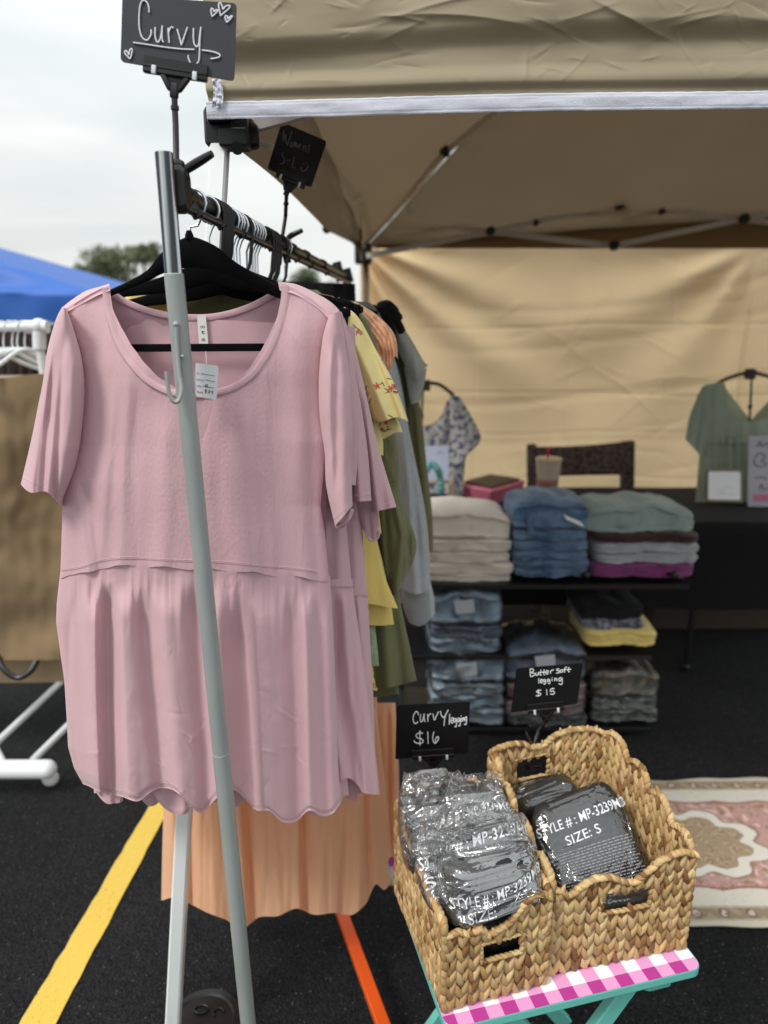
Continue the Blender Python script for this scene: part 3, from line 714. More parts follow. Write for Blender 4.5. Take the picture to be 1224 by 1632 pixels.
def ribbon(name, bv, pts, n, wpx, mat, parent, off=.0012, th=.001, ruffle=0):
    """raised band following a picture curve on a surface"""
    C = [hit(bv, *cr(pts, i/n), off) for i in range(n+1)]; last = None
    for i in range(n+1):
        if C[i] is None: C[i] = last
        last = C[i]
    C = [c for c in C if c is not None]
    for _ in range(3): C = [C[0]]+[(C[i-1]+C[i]*2+C[i+1])/4 for i in range(1, len(C)-1)]+[C[-1]]
    V = []; F = []
    for i, c in enumerate(C):
        t = (C[min(i+1, len(C)-1)]-C[max(i-1, 0)]).normalized(); vd = (CAMP-c).normalized(); s = t.cross(vd).normalized(); w_ = wpx/FPX*c.y/2
        for k in range(9):
            a = -1+k/4; V.append(c+s*a*w_+vd*(th*(1-a*a)+ruffle*noise.noise(Vector((i*.2, a, 0)))))
    for i in range(len(C)-1):
        for k in range(8): F.append((i*9+k, i*9+k+1, (i+1)*9+k+1, (i+1)*9+k))
    return solidify(mesh(name, V, F, mat, parent), -.0006)

# ------------------------------------------------------------------ first pink top
top1 = thing('pink_top', 'front dusty pink babydoll top with white price tag in its round neckline', 'top', PY(330, 1290, D1), 'pink tops at the front of the rack')
neckL = [(175, 455), (176, 470), (180, 495), (187, 522), (198, 550), (216, 576), (240, 600), (270, 616), (300, 622)]
neckR = [(300, 622), (329, 621), (355, 616), (377, 608), (402, 588), (421, 560), (433, 535), (441, 508), (446, 485), (450, 466), (448, 452)]
neck = neckL+neckR[1:]
def neck_y(x):
    if x <= 175 or x >= 449: return None
    best = None
    pts = neck if x < 440 else neck
    for (a, b), (c, d) in zip(neck, neck[1:]):
        if min(a, c) <= x <= max(a, c) and abs(c-a) > .01: best = b+(d-b)*(x-a)/(c-a); 
        if best is not None and a > 400: break
    return best
shL = [(104, 492), (120, 482), (140, 470), (160, 460), (175, 455)]
shR = [(448, 452), (470, 460), (498, 477), (515, 492), (524, 504)]
aL = [(492, 104), (505, 108), (530, 118), (560, 127), (600, 133), (640, 131), (680, 127), (710, 124), (746, 111), (770, 102), (797, 100), (860, 98), (920, 96)]   # y -> x
aR = [(504, 524), (530, 517), (561, 511), (618, 508), (663, 511), (704, 519), (760, 515), (806, 511), (850, 518), (920, 524)]
waist = [(94, 908), (125, 903), (156, 893), (190, 889), (216, 889), (250, 891), (290, 893), (324, 894), (370, 897), (420, 902), (460, 905), (500, 910), (527, 914)]
bod_folds = [([(187, 560), (175, 700), (158, 900)], 16, 9, .0040, 120), ([(225, 600), (215, 740), (222, 900)], 12, 22, -.0038, 60), ([(205, 560), (196, 740), (190, 900)], 14, 10, .003, 60),
    ([(262, 640), (268, 780), (262, 900)], 16, 16, .0036, 60), ([(395, 620), (402, 760), (410, 905)], 22, 10, .0038, 60), ([(432, 540), (436, 700), (446, 905)], 10, 24, -.0036, 80),
    ([(470, 480), (478, 640), (486, 905)], 16, 14, .004, 60), ([(152, 500), (165, 640), (162, 780)], 12, 18, -.003, 60, 120), ([(132, 770), (150, 830), (158, 900)], 7, 14, -.005, 30), ([(118, 760), (128, 830), (140, 900)], 10, 6, .005, 30),
    ([(360, 640), (352, 780), (360, 900)], 14, 18, -.003, 60), ([(497, 520), (500, 700), (508, 900)], 8, 12, -.004, 50)]
CRB = creases(60, (98, 480, 530, 900), 1.45, .35, 90, .0007, 4.5, 32)
def bodice(u, v):
    # rows of constant height between the side seams, column tops follow shoulder and neckline
    x_t = lerp(104, 524, u)
    # top curve
    if x_t < 175: yt = lin(shL, x_t)
    elif x_t > 448.5: yt = lin(shR, x_t)
    else: yt = neck_y(x_t) or 455
    # bottom
    xb = lerp(96, 525, u); yb = lin(waist, xb)+13+2.0*math.sin(xb*.09)+1.6*noise.noise(Vector((xb*.06, 0, 2)))
    y = lerp(yt, yb, v)
    xl = lin(aL, y); xr = lin(aR, y); ref_l, ref_r = 104, 524
    x = x_t+(xl-ref_l)*(1-u)**2.2+(xr-ref_r)*u**2.2
    s = (x-xl)/max(xr-xl, 1)
    bulge = .050*(max(0, 1-(2*s-1)**2))**.6*sm(440, 600, y)*.8+.006
    n = .0022*noise.noise(Vector((x*.03, y*.006, 1)))+.0007*noise.noise(Vector((x*.06, y*.012, 4)))+.00035*noise.noise(Vector((x*.3, y*.22, 5)))
    ed = min(1, s*8, (1-s)*8); ed = max(ed, 0)
    return PY(x, y, D1-.004-bulge-n-(folds_at(bod_folds, x, y)+CRB(x, y))*ed)
bod = gridmesh('bodice', bodice, 330, 170, M_pink, top1)
bvB = bvh_of(bod)
# back of the top seen through the neckline
def backp(u, v):
    x = lerp(112, 520, u)
    bn = [(112, 492), (150, 470), (178, 462), (200, 476), (232, 490), (270, 498), (302, 501), (340, 500), (377, 492), (410, 479), (440, 462), (470, 462), (520, 500)]
    yt = smooth_lin(bn, x); y = lerp(yt, 930, v)
    return PY(x, y, D1+.022+.03*math.sin(PI*u)*sm(0, .3, v)-.0022*noise.noise(Vector((x*.02, y*.02, 9))))
backo = gridmesh('back_panel', backp, 120, 60, M_pink2, top1)
bvK = bvh_of(backo)
ribbon('back_neckband', bvK, [(180, 470), (200, 481), (232, 494), (270, 503), (302, 506), (340, 505), (377, 497), (410, 484), (446, 464)], 90, 10, M_pink, top1, .0018)
stitches('neck_stitching', bvK, [(182, 478), (202, 489), (232, 501), (270, 510), (302, 513), (340, 512), (377, 503), (408, 491), (436, 474)], 70, M_thread, top1, r=.0004)
ribbon('neckband', bvB, [(169, 458), (171, 475), (175, 497), (182, 524), (193, 553), (211, 580), (236, 606), (267, 623), (300, 629), (329, 628), (356, 623), (381, 613), (407, 592), (427, 562), (439, 536), (447, 508), (452, 486), (455, 466), (452, 455)], 150, 11, M_pink, top1, .0014, .0010)
stitches('neck_stitching', bvB, [(163, 462), (165, 477), (169, 500), (176, 528), (188, 557), (207, 586), (233, 612), (265, 630), (300, 636), (330, 635), (359, 629), (385, 618), (412, 596), (433, 565), (445, 538), (453, 508), (458, 486), (461, 468)], 150, M_thread, top1, r=.0005, off=.0008)
# shoulder roll behind the shoulder seam
def shoulder(pa, pb, sgn, name):
    def P(u, v):
        x, y = cr(pa, u); x2, y2 = cr(pb, u); a = v*PI
        return PY(lerp(x, x2, v), lerp(y, y2, v), lerp(D1-.0145, D1+.02, v)-.006*math.sin(a))
    return gridmesh(name, P, 40, 10, M_pink, top1)
shoulder([(176, 463), (160, 469), (140, 479), (120, 490), (104, 499)], [(174, 452), (158, 457), (136, 464), (114, 478), (99, 490)], 1, 'shoulder')
shoulder([(446, 463), (470, 469), (498, 485), (512, 496), (524, 509)], [(443, 449), (472, 453), (505, 468), (528, 482), (541, 495)], 1, 'shoulder')
stitches('shoulder_stitching', bvB, [(163, 460), (140, 472), (118, 486)], 26, M_seam, top1, r=.0004, duty=1)
# waist: double row of stitching, skirt gathered below
wst = [(x, y-1) for x, y in waist]
stitches('waist_stitching', bvB, [(x+5, y+3) for x, y in wst[:-1]], 150, M_seam, top1, r=.00045)
stitches('waist_stitching', bvB, [(x+5, y) for x, y in wst[:-1]], 150, M_thread, top1, r=.0004)
stitches('neck_stitching', bvB, [(105+4, 500), (120, 530), (130, 565), (135, 602), (134, 640), (130, 680), (126, 710), (113, 748), (104, 765)], 110, M_seam, top1, r=.0006, duty=1.05, off=.0003)
hemS = [(0, 1250), (.07, 1262), (.16, 1270), (.22, 1277), (.27, 1262), (.31, 1256), (.36, 1262), (.41, 1284), (.455, 1296), (.50, 1276), (.545, 1259), (.59, 1262), (.66, 1290), (.72, 1293), (.775, 1310), (.83, 1309), (.88, 1292), (.93, 1300), (.97, 1296), (1, 1280)]
sk_folds = [([(112, 950), (108, 1100), (124, 1240)], 8, 5, -.010, 60), ([(150, 925), (152, 1100), (158, 1262)], 20, 6, .016, 70), ([(173, 925), (174, 1100), (178, 1262)], 11, 8, -.020, 40),
    ([(192, 925), (200, 1100), (206, 1262)], 8, 24, .015, 60), ([(224, 935), (240, 1100), (258, 1258)], 12, 15, -.016, 60), ([(258, 925), (275, 1100), (288, 1290)], 18, 22, .012, 60),
    ([(306, 925), (318, 1100), (330, 1262)], 12, 16, -.014, 60), ([(350, 925), (350, 1100), (352, 1262)], 12, 16, .010, 60), ([(380, 940), (392, 1100), (404, 1270)], 26, 7, -.020, 90),
    ([(404, 925), (416, 1100), (424, 1300)], 7, 30, .018, 80), ([(462, 940), (468, 1100), (474, 1300)], 12, 10, -.010, 60), ([(486, 925), (490, 1100), (494, 1300)], 9, 12, .011, 60), ([(508, 925), (512, 1100), (518, 1300)], 8, 8, -.009, 60), ([(524, 925), (528, 1100), (534, 1300)], 8, 8, .008, 60)]
CRP = creases(120, (92, 930, 545, 1300), 1.2, .8, 40, .0012, 2.2, 31)
def skirt_d(x, y, s, v):
    g = (.0050*(1-sm(.02, .40, v))*noise.noise(Vector((x*.085, y*.003, 3)))*1.5+.0022*(1-sm(.0, .16, v))*noise.noise(Vector((x*.24, y*.004, 8))))*sm(0, .03, v)
    big = folds_at(sk_folds, x, y)*sm(0, .25, v+.04)
    fine = .0010*noise.noise(Vector((x*.05, y*.02, 2)))+.0007*(1-3*abs(noise.noise(Vector((x*.09, y*.05, 12)))))*noise.noise(Vector((x*.02, y*.01, 3)))
    return g*(.2+.8*sm(.03, .14, v))+big*sm(.0, .12, v)+fine+CRP(x, y)*(.5+v)+.0012*(1-sm(.0, .07, v))
def skirt(u, v):
    s = u; xl = lin([(905, 96), (960, 90), (990, 89), (1090, 101), (1200, 107), (1235, 117), (1262, 132)], lerp(905, 1262, v)); xr = lin([(905, 526), (1000, 532), (1100, 537), (1200, 541), (1262, 545)], lerp(905, 1262, v))
    x = lerp(xl, xr, s); yt = lin(waist, x)+4; hb = smooth_lin(hemS, s)
    y = lerp(yt, hb, v); x += 3*math.sin(v*3+s*9)*v
    ed = max(0, min(1, s*10, (1-s)*10))
    bulge = .052*(max(0, 1-(2*s-1)**2))**.55*lerp(.82, .95, v)+.004
    hemroll = .004*math.exp(-((y-hb+3)/4)**2)
    return PY(x, y, D1+.0005-bulge-skirt_d(x, y, s, v)*ed+hemroll)
sko = gridmesh('skirt', skirt, 360, 150, M_pink, top1)
bvS = bvh_of(sko)
stitches('hem_stitching', bvS, [(lerp(136, 541, s), y-9) for s, y in hemS[1:-1]], 120, M_thread, top1, r=.0004)
# back half of the skirt, lower at the middle: the pale layers showing below the front hem
def skirt_b(u, v):
    x = lerp(lerp(96, 140, v), lerp(526, 556, v), u); y = lerp(930, 1252+24*sm(.25, .6, u)+9*math.sin(u*17), v)
    return PY(x, y, D1+.045+.02*math.sin(u*PI)+.016*math.sin(u*30+v)*v)
gridmesh('skirt_back', skirt_b, 140, 30, M_pink, top1)
# the layered hems showing under the front: each a narrow scalloped tier
for k_, (hp_, dd_) in enumerate((([(400, 1240), (412, 1272), (424, 1290), (440, 1300), (455, 1296), (475, 1288), (492, 1296), (510, 1302), (528, 1299), (542, 1284), (548, 1262)], .034), ([(232, 1240), (246, 1268), (262, 1288), (284, 1299), (300, 1294), (306, 1274), (318, 1266)], .030), ([(140, 1240), (160, 1268), (182, 1280), (196, 1277)], .030))):
    def tier(u, v, hp_=hp_, dd_=dd_):
        x, y = cr(hp_, u); s_ = (x-96)/450; b_ = .05*(max(0, 1-(2*s_-1)**2))**.55
        return PY(x, y-(1-v)*60, D1+dd_-b_-.003*math.sin(u*22+v*2)-.002*math.exp(-((v-.9)/.06)**2))
    gridmesh('hem_tier', tier, 90, 16, M_pink, top1)
# sleeves
def sleeve(Lp, Rp, D, parent, name='sleeve', folds=(), hem=None, th=.028, seed=0, mat=None, **k):
    return dtube(name, Lp, Rp, D, th, mat or M_pink, parent, nu=k.pop('nu', 130), nv=k.pop('nv', 100), folds=folds, hem=hem, wrinkle=k.pop('wrinkle', .0018), seed=seed, wfreq=(.04, .012), **k)
slL = sleeve([(99, 489), (88, 512), (75, 560), (68, 610), (60, 650), (50, 700), (33, 772)], [(106, 492), (116, 520), (130, 570), (135, 620), (131, 680), (122, 735), (96, 800)], D1-.016, top1,
    folds=[([(91, 530), (80, 620), (66, 780)], 4, 9, -.009, 100), ([(85, 540), (70, 640), (52, 775)], 11, 8, .005, 90), ([(101, 530), (96, 640), (88, 790)], 8, 4, -.008, 100), ([(97, 560), (90, 640), (78, 785)], 7, 6, .004, 90), ([(116, 540), (117, 640), (104, 760)], 14, 10, .005, 50), ([(72, 640), (58, 775)], 5, 5, -.004, 60)], th=.034, grow=.35, hem=lambda s: 6*math.sin(s*PI*2.3))
bvL = bvh_of(slL)
stitches('cuff_stitching', bvL, [(37, 760), (50, 768), (64, 773), (80, 785)], 26, M_thread, top1, r=.0004)
slR = sleeve([(524, 503), (514, 540), (508, 600), (509, 660), (517, 720), (520, 775), (534, 838)], [(541, 496), (548, 530), (556, 590), (560, 640), (562, 690), (560, 740), (562, 806)], D1-.012, top1,
    folds=[([(536, 530), (534, 650), (538, 800)], 5, 7, -.005, 50, 60), ([(528, 540), (524, 650), (528, 790)], 8, 8, .005, 50, 60)], th=.03, grow=.3)
bvR = bvh_of(slR); stitches('cuff_stitching', bvR, [(531, 828), (541, 819), (557, 803)], 18, M_thread, top1, r=.0004)
# turned-under cuff curl
m = MB(); m.tube(curve([PY(537, 838, D1-.02), PY(546, 836, D1-.03), (PY(555, 826, D1-.03)), PY(560, 812, D1-.02)], 20), [.0045]*20, 8); m.build('cuff_roll', M_pink2, top1)
sleeve([(541, 496), (544, 560), (549, 631), (552, 700), (550, 770)], [(545, 498), (562, 560), (570, 631), (572, 700), (567, 774)], D1+.012, top1, folds=[([(552, 560), (556, 770)], 4, 5, .004, 60)], th=.016, nu=70)
# label, price tag
def on_quad(c4, D, pts):
    """map unit-square points (x right, y down) into a picture quad at distance D"""
    r_ = []
    for x, y in pts:
        a = (lerp(c4[0][0], c4[1][0], x), lerp(c4[0][1], c4[1][1], x)); b = (lerp(c4[3][0], c4[2][0], x), lerp(c4[3][1], c4[2][1], x)); r_.append(PY(lerp(a[0], b[0], y), lerp(a[1], b[1], y), D))
    return r_
def slab_px(c4, D, th, rad): return MB().quadslab([PY(x, y, D) for x, y in c4], th, (0, 1, 0), rad)
_fc = {}
def text2d(s, bold=0):
    k = (s, bold)
    if k in _fc: return _fc[k]
    cu = bpy.data.curves.new('lettering', 'FONT'); cu.body = s; cu.size = 1; cu.offset = bold; cu.resolution_u = 3; ob = bpy.data.objects.new('tmp_lettering', cu); COL.objects.link(ob)
    dg = bpy.context.evaluated_depsgraph_get(); me = bpy.data.meshes.new_from_object(ob.evaluated_get(dg))
    V = [(v.co.x, v.co.y) for v in me.vertices]; F = [tuple(p.vertices) for p in me.polygons]
    bpy.data.objects.remove(ob); bpy.data.curves.remove(cu); bpy.data.meshes.remove(me)
    x0 = min(v[0] for v in V); x1 = max(v[0] for v in V); V = [((x-x0)/(x1-x0), y/.73) for x, y in V]; _fc[k] = (V, F); return _fc[k]
def write(name, s, fn, mat, parent, bold=.0):
    """fn(u 0..1 along the line, h 0..1 letter height) -> Vector"""
    V, F = text2d(s, bold); return mesh(name, [fn(x, y) for x, y in V], F, mat, parent, smooth=False)
lab4 = [(314, 503), (328, 502), (332, 549), (317, 549)]
lb = slab_px(lab4, D1+.016, .0006, 0).build('brand_label', M_satin, top1)
for ch, y, hgt in (('m', 523, 6), ('t', 532, 7), ('s', 543, 6)):
    write('lettering', ch, lambda u, h, y=y, hgt=hgt: PY(318.5+6.5*u+(y-503)*.06, y-h*hgt, D1+.0155), M_ink, lb)
tg4 = [(311, 578), (348, 583), (345, 637), (313, 632)]
Dt = D1-.075
pt = slab_px(tg4, Dt, .0006, .004).build('price_tag', M_card, top1)
m = MB(); m.tube([PY(328, 560, D1-.0), PY(329, 580, Dt-.001)], .0004, 6); m.build('tag_string', M_whiteplastic, pt)
lines = MB()
for a, b in (((320, 595.5), (343, 599)), ((327, 605), (342.5, 608.5)), ((323, 615), (341, 618.5))): lines.tube([PY(*a, Dt-.0004), PY(*b, Dt-.0004)], .0003, 4)
for y, n_, x0 in ((593, 3, 313.5), (603, 5, 313.5), (613, 4, 313.5), (623, 5, 313.5)): pass
lines.build('printed_line', M_ink, pt)
for s, x0, x1, y, hh in (('NO.', 313.5, 318, 595.5, 2.4), ('STYLE', 313.5, 325, 606.5, 3), ('SIZE', 313.5, 321, 616, 3), ('PRICE', 313.5, 323.5, 626, 3)):
    write('lettering', s, lambda u, h, x0=x0, x1=x1, y=y, hh=hh: PY(lerp(x0, x1, u), y-h*hh+1.6*u, Dt-.0004), M_ink, pt)
def strokes(name, lst, fn, r, mat, parent, seg=6, flatn=None):
    m = MB()
    for st in lst:
        if len(st) == 1: st = [st[0], (st[0][0]+2, st[0][1]+2)]
        n = max(3, len(st)*5); P = [cr(st, i/(n-1)) for i in range(n)] if len(st) > 2 else st
        m.tube([fn(*p) for p in P], r, seg)
    return m.build(name, mat, parent)
z9 = lambda x, y: PY(250+x/9.6, 490+y/9.6, Dt-.0004)
strokes('handwriting', [[(735, 1175), (750, 1215)], [(765, 1175), (735, 1220)], [(775, 1178), (772, 1215), (800, 1218)], [(765, 1258), (738, 1265), (745, 1280), (760, 1290), (735, 1305)], [(750, 1252), (748, 1312)], [(790, 1270), (808, 1272), (800, 1290), (790, 1305), (815, 1305)], [(828, 1275), (830, 1290), (850, 1290)], [(855, 1270), (850, 1325)]], z9, .0004, M_ink, pt)

# ------------------------------------------------------------------ second and third pink tops
def pink_back(D, label, xb, side, wy, slv, loop, seed):
    """xb: right body edge x top->hem; wy waist y"""
    t = thing('pink_top', label, 'top', PY(xb[1]-200, 1280, D), 'pink tops at the front of the rack')
    dtube('bodice', [(150, 500), (140, 700), (140, wy)], [(side[0], 520), (side[1], 720), (xb[0], wy)], D, .035, M_pink, t, nu=80, nv=50, wrinkle=.004, seed=seed, folds=[([(xb[0]-18, 760), (xb[0]-20, wy)], 6, 8, .005), ([(xb[0]-32, 760), (xb[0]-34, wy)], 6, 7, -.006)])
    sx = xb[0]
    sk = dtube('skirt', [(140, wy-8), (135, 1100), (150, 1262)], [(sx, wy-6), ((sx+xb[1])/2+2, 1100), (xb[1], xb[2])], D+.004, .042, M_pink, t, nu=220, nv=70, wrinkle=.007, wfreq=(.06, .003), seed=seed+2, wavy=.008,
          folds=[([(sx-14, wy), (sx-4, 1100), (xb[1]-16, 1300)], 6, 8, .009), ([(sx-28, wy), (sx-22, 1100), (xb[1]-36, 1300)], 7, 7, -.012), ([(sx-42, wy), (sx-38, 1100), (xb[1]-56, 1300)], 8, 7, .008)],
          hem=lambda s: (16*math.sin(s*23+seed)+8*math.sin(s*41))*(1 if s < .93 else .2))
    bv = bvh_of(sk)
    # waist band lip
    bw = dtube('waist_lip', [(140, wy-12), (140, wy+2)], [(sx+1, wy-11), (sx+1.5, wy+1)], D, .0415, M_pink, t, nu=160, nv=6, wrinkle=.002, seed=seed)
    s2 = sleeve(slv[0], slv[1], D-.008, t, folds=slv[2], th=.026, seed=seed, grow=.2)
    if loop:
        m = MB(); m.tube([PY(*q, D-.02) for q in [cr(loop, i/29) for i in range(30)]], .0042, 8); m.build('cuff_roll', M_pink2, t)
    return t, s2
t2, s2 = pink_back(D1+.055, 'second dusty pink top, its waist seam just right of the front one', (561, 606, 1264), (556, 545), 934, ([(528, 500), (536, 600), (545, 700), (562, 800)], [(545, 500), (567, 600), (585, 710), (592, 798)], [([(560, 580), (569, 700), (574, 800)], 5, 7, .007), ([(552, 560), (558, 780)], 5, 6, -.006)]), None, 3)
t3, s3 = pink_back(D1+.11, 'third dusty pink top, showing furthest right with hanging cuff', (585, 600, 1262), (566, 570), 948, ([(538, 500), (552, 560), (566, 640), (580, 710), (594, 816)], [(546, 498), (567, 560), (583, 625), (601, 705), (632, 808)], [([(590, 650), (604, 730), (614, 815)], 6, 7, -.007), ([(578, 600), (590, 700), (600, 815)], 5, 6, .006)]), None, 6)
dtube('sleeve', [(560, 790), (573, 830), (582, 852)], [(600, 800), (604, 835), (600, 862)], D1+.105, .012, M_pink2, t3, nu=60, nv=30, wrinkle=.003, folds=[([(585, 800), (592, 860)], 4, 4, -.004)])
m = MB(); m.tube([PY(*cr([(581, 846), (590, 861), (600, 859), (604, 848), (596, 838)], i/23), D1+.098) for i in range(24)], .0025, 8); m.build('cuff_roll', M_pink, t3)
for s_, pts in ((s2, [(564, 790), (577, 789), (590, 787)]), (s3, [(596, 803), (612, 803), (628, 798)])):
    stitches('cuff_stitching', bvh_of(s_), pts, 18, M_thread, s_.parent, r=.0004)
# ------------------------------------------------------------------ other garments along the rail, front to back
def floral_paint(base, cols, n, seed, reg, rad=6, dots=True):
    """printed sprigs: flower heads with petals and twigs laid over the cloth, in cloth (picture outline) coordinates"""
    rn = random.Random(seed); fl = []
    for _ in range(n):
        fl.append((rn.uniform(reg[0], reg[2]), rn.uniform(reg[1], reg[3]), rad*rn.uniform(.6, 1.2), rn.choice(cols), rn.uniform(0, 6)))
    tw = [(f[0]+rn.uniform(-12, 12), f[1]+rn.uniform(-12, 12), rn.uniform(0, 3)) for f in fl for _ in range(3)]
    def fn(p, i):
        x, y = proj(p)
        for fx, fy, r, c, a in fl:
            dx, dy = x-fx, y-fy; d = math.hypot(dx, dy)
            if d < r*1.2:
                pet = r*(.72+.22*math.cos(5*math.atan2(dy, dx)+a))
                if d < r*.18: return (96, 50, 40)
                if d < pet: return c
        for tx, ty, a in tw:
            dx, dy = x-tx, y-ty
            if abs(dx*math.cos(a)+dy*math.sin(a)) < 4 and abs(-dx*math.sin(a)+dy*math.cos(a)) < .8: return (92, 72, 40)
        return base
    return fn
M_flor = vcol_mat('floral print cloth', bump=(900, .2))
M_yellow = cloth('butter yellow jersey', (242, 216, 130), trans=.2)
M_olive = cloth('olive twill', (112, 114, 80), bump=(500, .25), trans=.05)
M_olive2 = cloth('olive jersey', (116, 114, 78), trans=.05)
M_peach = cloth('peach crinkle cotton', (252, 202, 162), bump=(420, .4), trans=.35, bump2=(30, .22, (1, 1, 1.4)))
M_hgrey = cloth('heather grey fleece', (176, 180, 184), bump=(400, .4), trans=.03, var=(60, .07))
M_lgrey = cloth('light grey denim', (186, 186, 178), bump=(400, .3), trans=.03, var=(20, .06))
M_blackc = cloth('black cloth', (16, 16, 18), trans=0, sheen=.08)
M_sage = cloth('sage print', (150, 168, 140), trans=.1, var=(60, .2))
G_ = 'garments hanging along the main rack'
# yellow floral flutter top
t = thing('floral_top', 'pale yellow floral top with fluted sleeve beside the pink tops', 'top', PY(600, 720, D1+.2), G_)
b1 = dtube('bodice', [(200, 470), (190, 700), (190, 980)], [(530, 490), (560, 640), (588, 980)], D1+.19, .03, M_flor, t, nu=200, nv=200, wrinkle=.006, seed=12)
sv = dtube('flutter_sleeve', [(505, 484), (515, 520), (548, 600), (578, 660), (596, 668)], [(522, 482), (566, 500), (601, 560), (628, 610), (651, 668)], D1+.165, .038, M_flor, t, nu=260, nv=220, wrinkle=.004, seed=13,
    folds=[([(556, 520), (590, 600), (618, 670)], 8, 8, .010), ([(575, 520), (606, 590), (634, 665)], 7, 5, -.009), ([(545, 540), (572, 610), (596, 690)], 6, 7, -.008)], hem=lambda s: 5*math.sin(s*5.5+1.0)+3*s)
s3_ = dtube('flutter_sleeve', [(560, 640), (586, 680), (596, 700)], [(610, 640), (634, 670), (642, 690)], D1+.21, .02, M_flor, t, nu=120, nv=80, wrinkle=.003, seed=14, hem=lambda s: 3*math.sin(s*6))
s4_ = dtube('ruffle', [(540, 650), (570, 690), (590, 722)], [(600, 650), (610, 700), (611, 726)], D1+.2, .018, M_flor, t, nu=100, nv=80, wrinkle=.003, seed=15)
fp = floral_paint((242, 222, 156), [(222, 142, 120), (226, 160, 138), (212, 118, 104)], 56, 6, (500, 480, 660, 990), 6)
for q in (b1, sv, s3_, s4_): paint(q, fp)
# plain yellow tee
t = thing('yellow_tee', 'plain butter yellow tee with two layered hems, right of the pink skirts', 'tee', PY(600, 1000, D1+.24), G_)
dtube('body', [(220, 480), (220, 700), (230, 985)], [(560, 520), (600, 860), (634, 966)], D1+.235, .03, M_yellow, t, nu=90, nv=60, wrinkle=.006, seed=21, folds=[([(596, 820), (606, 980)], 5, 6, -.006)], hem=lambda s: -18*(1-s)+4*math.sin(s*20))
dtube('under_layer', [(225, 700), (225, 860), (235, 1000)], [(560, 700), (606, 880), (628, 984)], D1+.265, .028, M_yellow, t, nu=90, nv=60, wrinkle=.006, seed=22, hem=lambda s: 14*(s-.5)+6*math.sin(s*15))
dtube('sleeve', [(520, 500), (540, 620), (566, 760), (572, 850)], [(560, 520), (590, 640), (600, 780), (608, 850)], D1+.24, .02, M_yellow, t, nu=70, nv=40, wrinkle=.005, seed=23)
# sage print scrap and second floral below
tg = tag(dtube('print_top', [(240, 500), (240, 800), (240, 1040)], [(540, 520), (598, 1000), (602, 1062)], D1+.27, .025, M_sage, nu=70, nv=40, wrinkle=.006, seed=25), 'sage green print top, only its hem tip showing below the yellow tee', 'top', G_)
tf = tag(dtube('floral_top', [(250, 500), (240, 800), (240, 1080)], [(540, 520), (592, 1040), (602, 1098)], D1+.28, .022, M_flor, nu=90, nv=90, wrinkle=.006, seed=26), 'yellow floral top, only a small hem corner showing above the olive hem', 'top', G_)
paint(tf, floral_paint((224, 200, 128), [(176, 120, 70), (150, 90, 60)], 14, 9, (560, 1040, 606, 1100), 4))
# olive shirt dress with gathered sleeve
t = thing('olive_dress', 'olive green dress with gathered half sleeve and wide flared hem', 'dress', PY(640, 1120, D1+.32), G_)
dtube('body', [(230, 490), (220, 800), (250, 1120)], [(570, 500), (628, 900), (664, 1080)], D1+.33, .035, M_olive, t, nu=160, nv=80, wrinkle=.008, seed=31, folds=[([(604, 880), (622, 1120)], 7, 9, .012), ([(588, 880), (600, 1120)], 7, 6, -.012), ([(625, 950), (645, 1110)], 6, 6, -.008)], hem=lambda s: 36*(1-abs(2*s-1.35))-8)
dtube('under_skirt', [(240, 900), (250, 1140)], [(620, 950), (636, 1112)], D1+.36, .03, M_olive, t, nu=120, nv=40, wrinkle=.008, seed=33, hem=lambda s: 22*(1-s)-6)
dtube('sleeve', [(520, 478), (560, 560), (588, 700), (600, 800), (610, 900), (628, 950)], [(540, 474), (590, 520), (632, 700), (640, 790), (664, 870), (640, 935)], D1+.30, .032, M_olive, t, nu=110, nv=110, wrinkle=.004, wfreq=(.09, .03), seed=34, folds=[([(622, 770), (640, 850), (632, 930)], 4, 6, .010), ([(612, 780), (622, 930)], 4, 5, -.010), ([(634, 700), (652, 860)], 4, 5, -.007)])
m = MB(); m.tube([PY(612, 776, D1+.26), PY(626, 772, D1+.262), PY(632, 766, D1+.266)], .0022, 6); m.build('sleeve_tab', M_olive2, t)
# olive blouse shoulder
tag(dtube('olive_blouse', [(400, 456), (430, 520), (430, 760)], [(505, 462), (566, 520), (575, 640)], D1+.26, .022, M_olive, nu=90, nv=50, wrinkle=.004, seed=36), 'olive green blouse, only its shoulder showing above the yellow floral sleeve', 'blouse', G_)
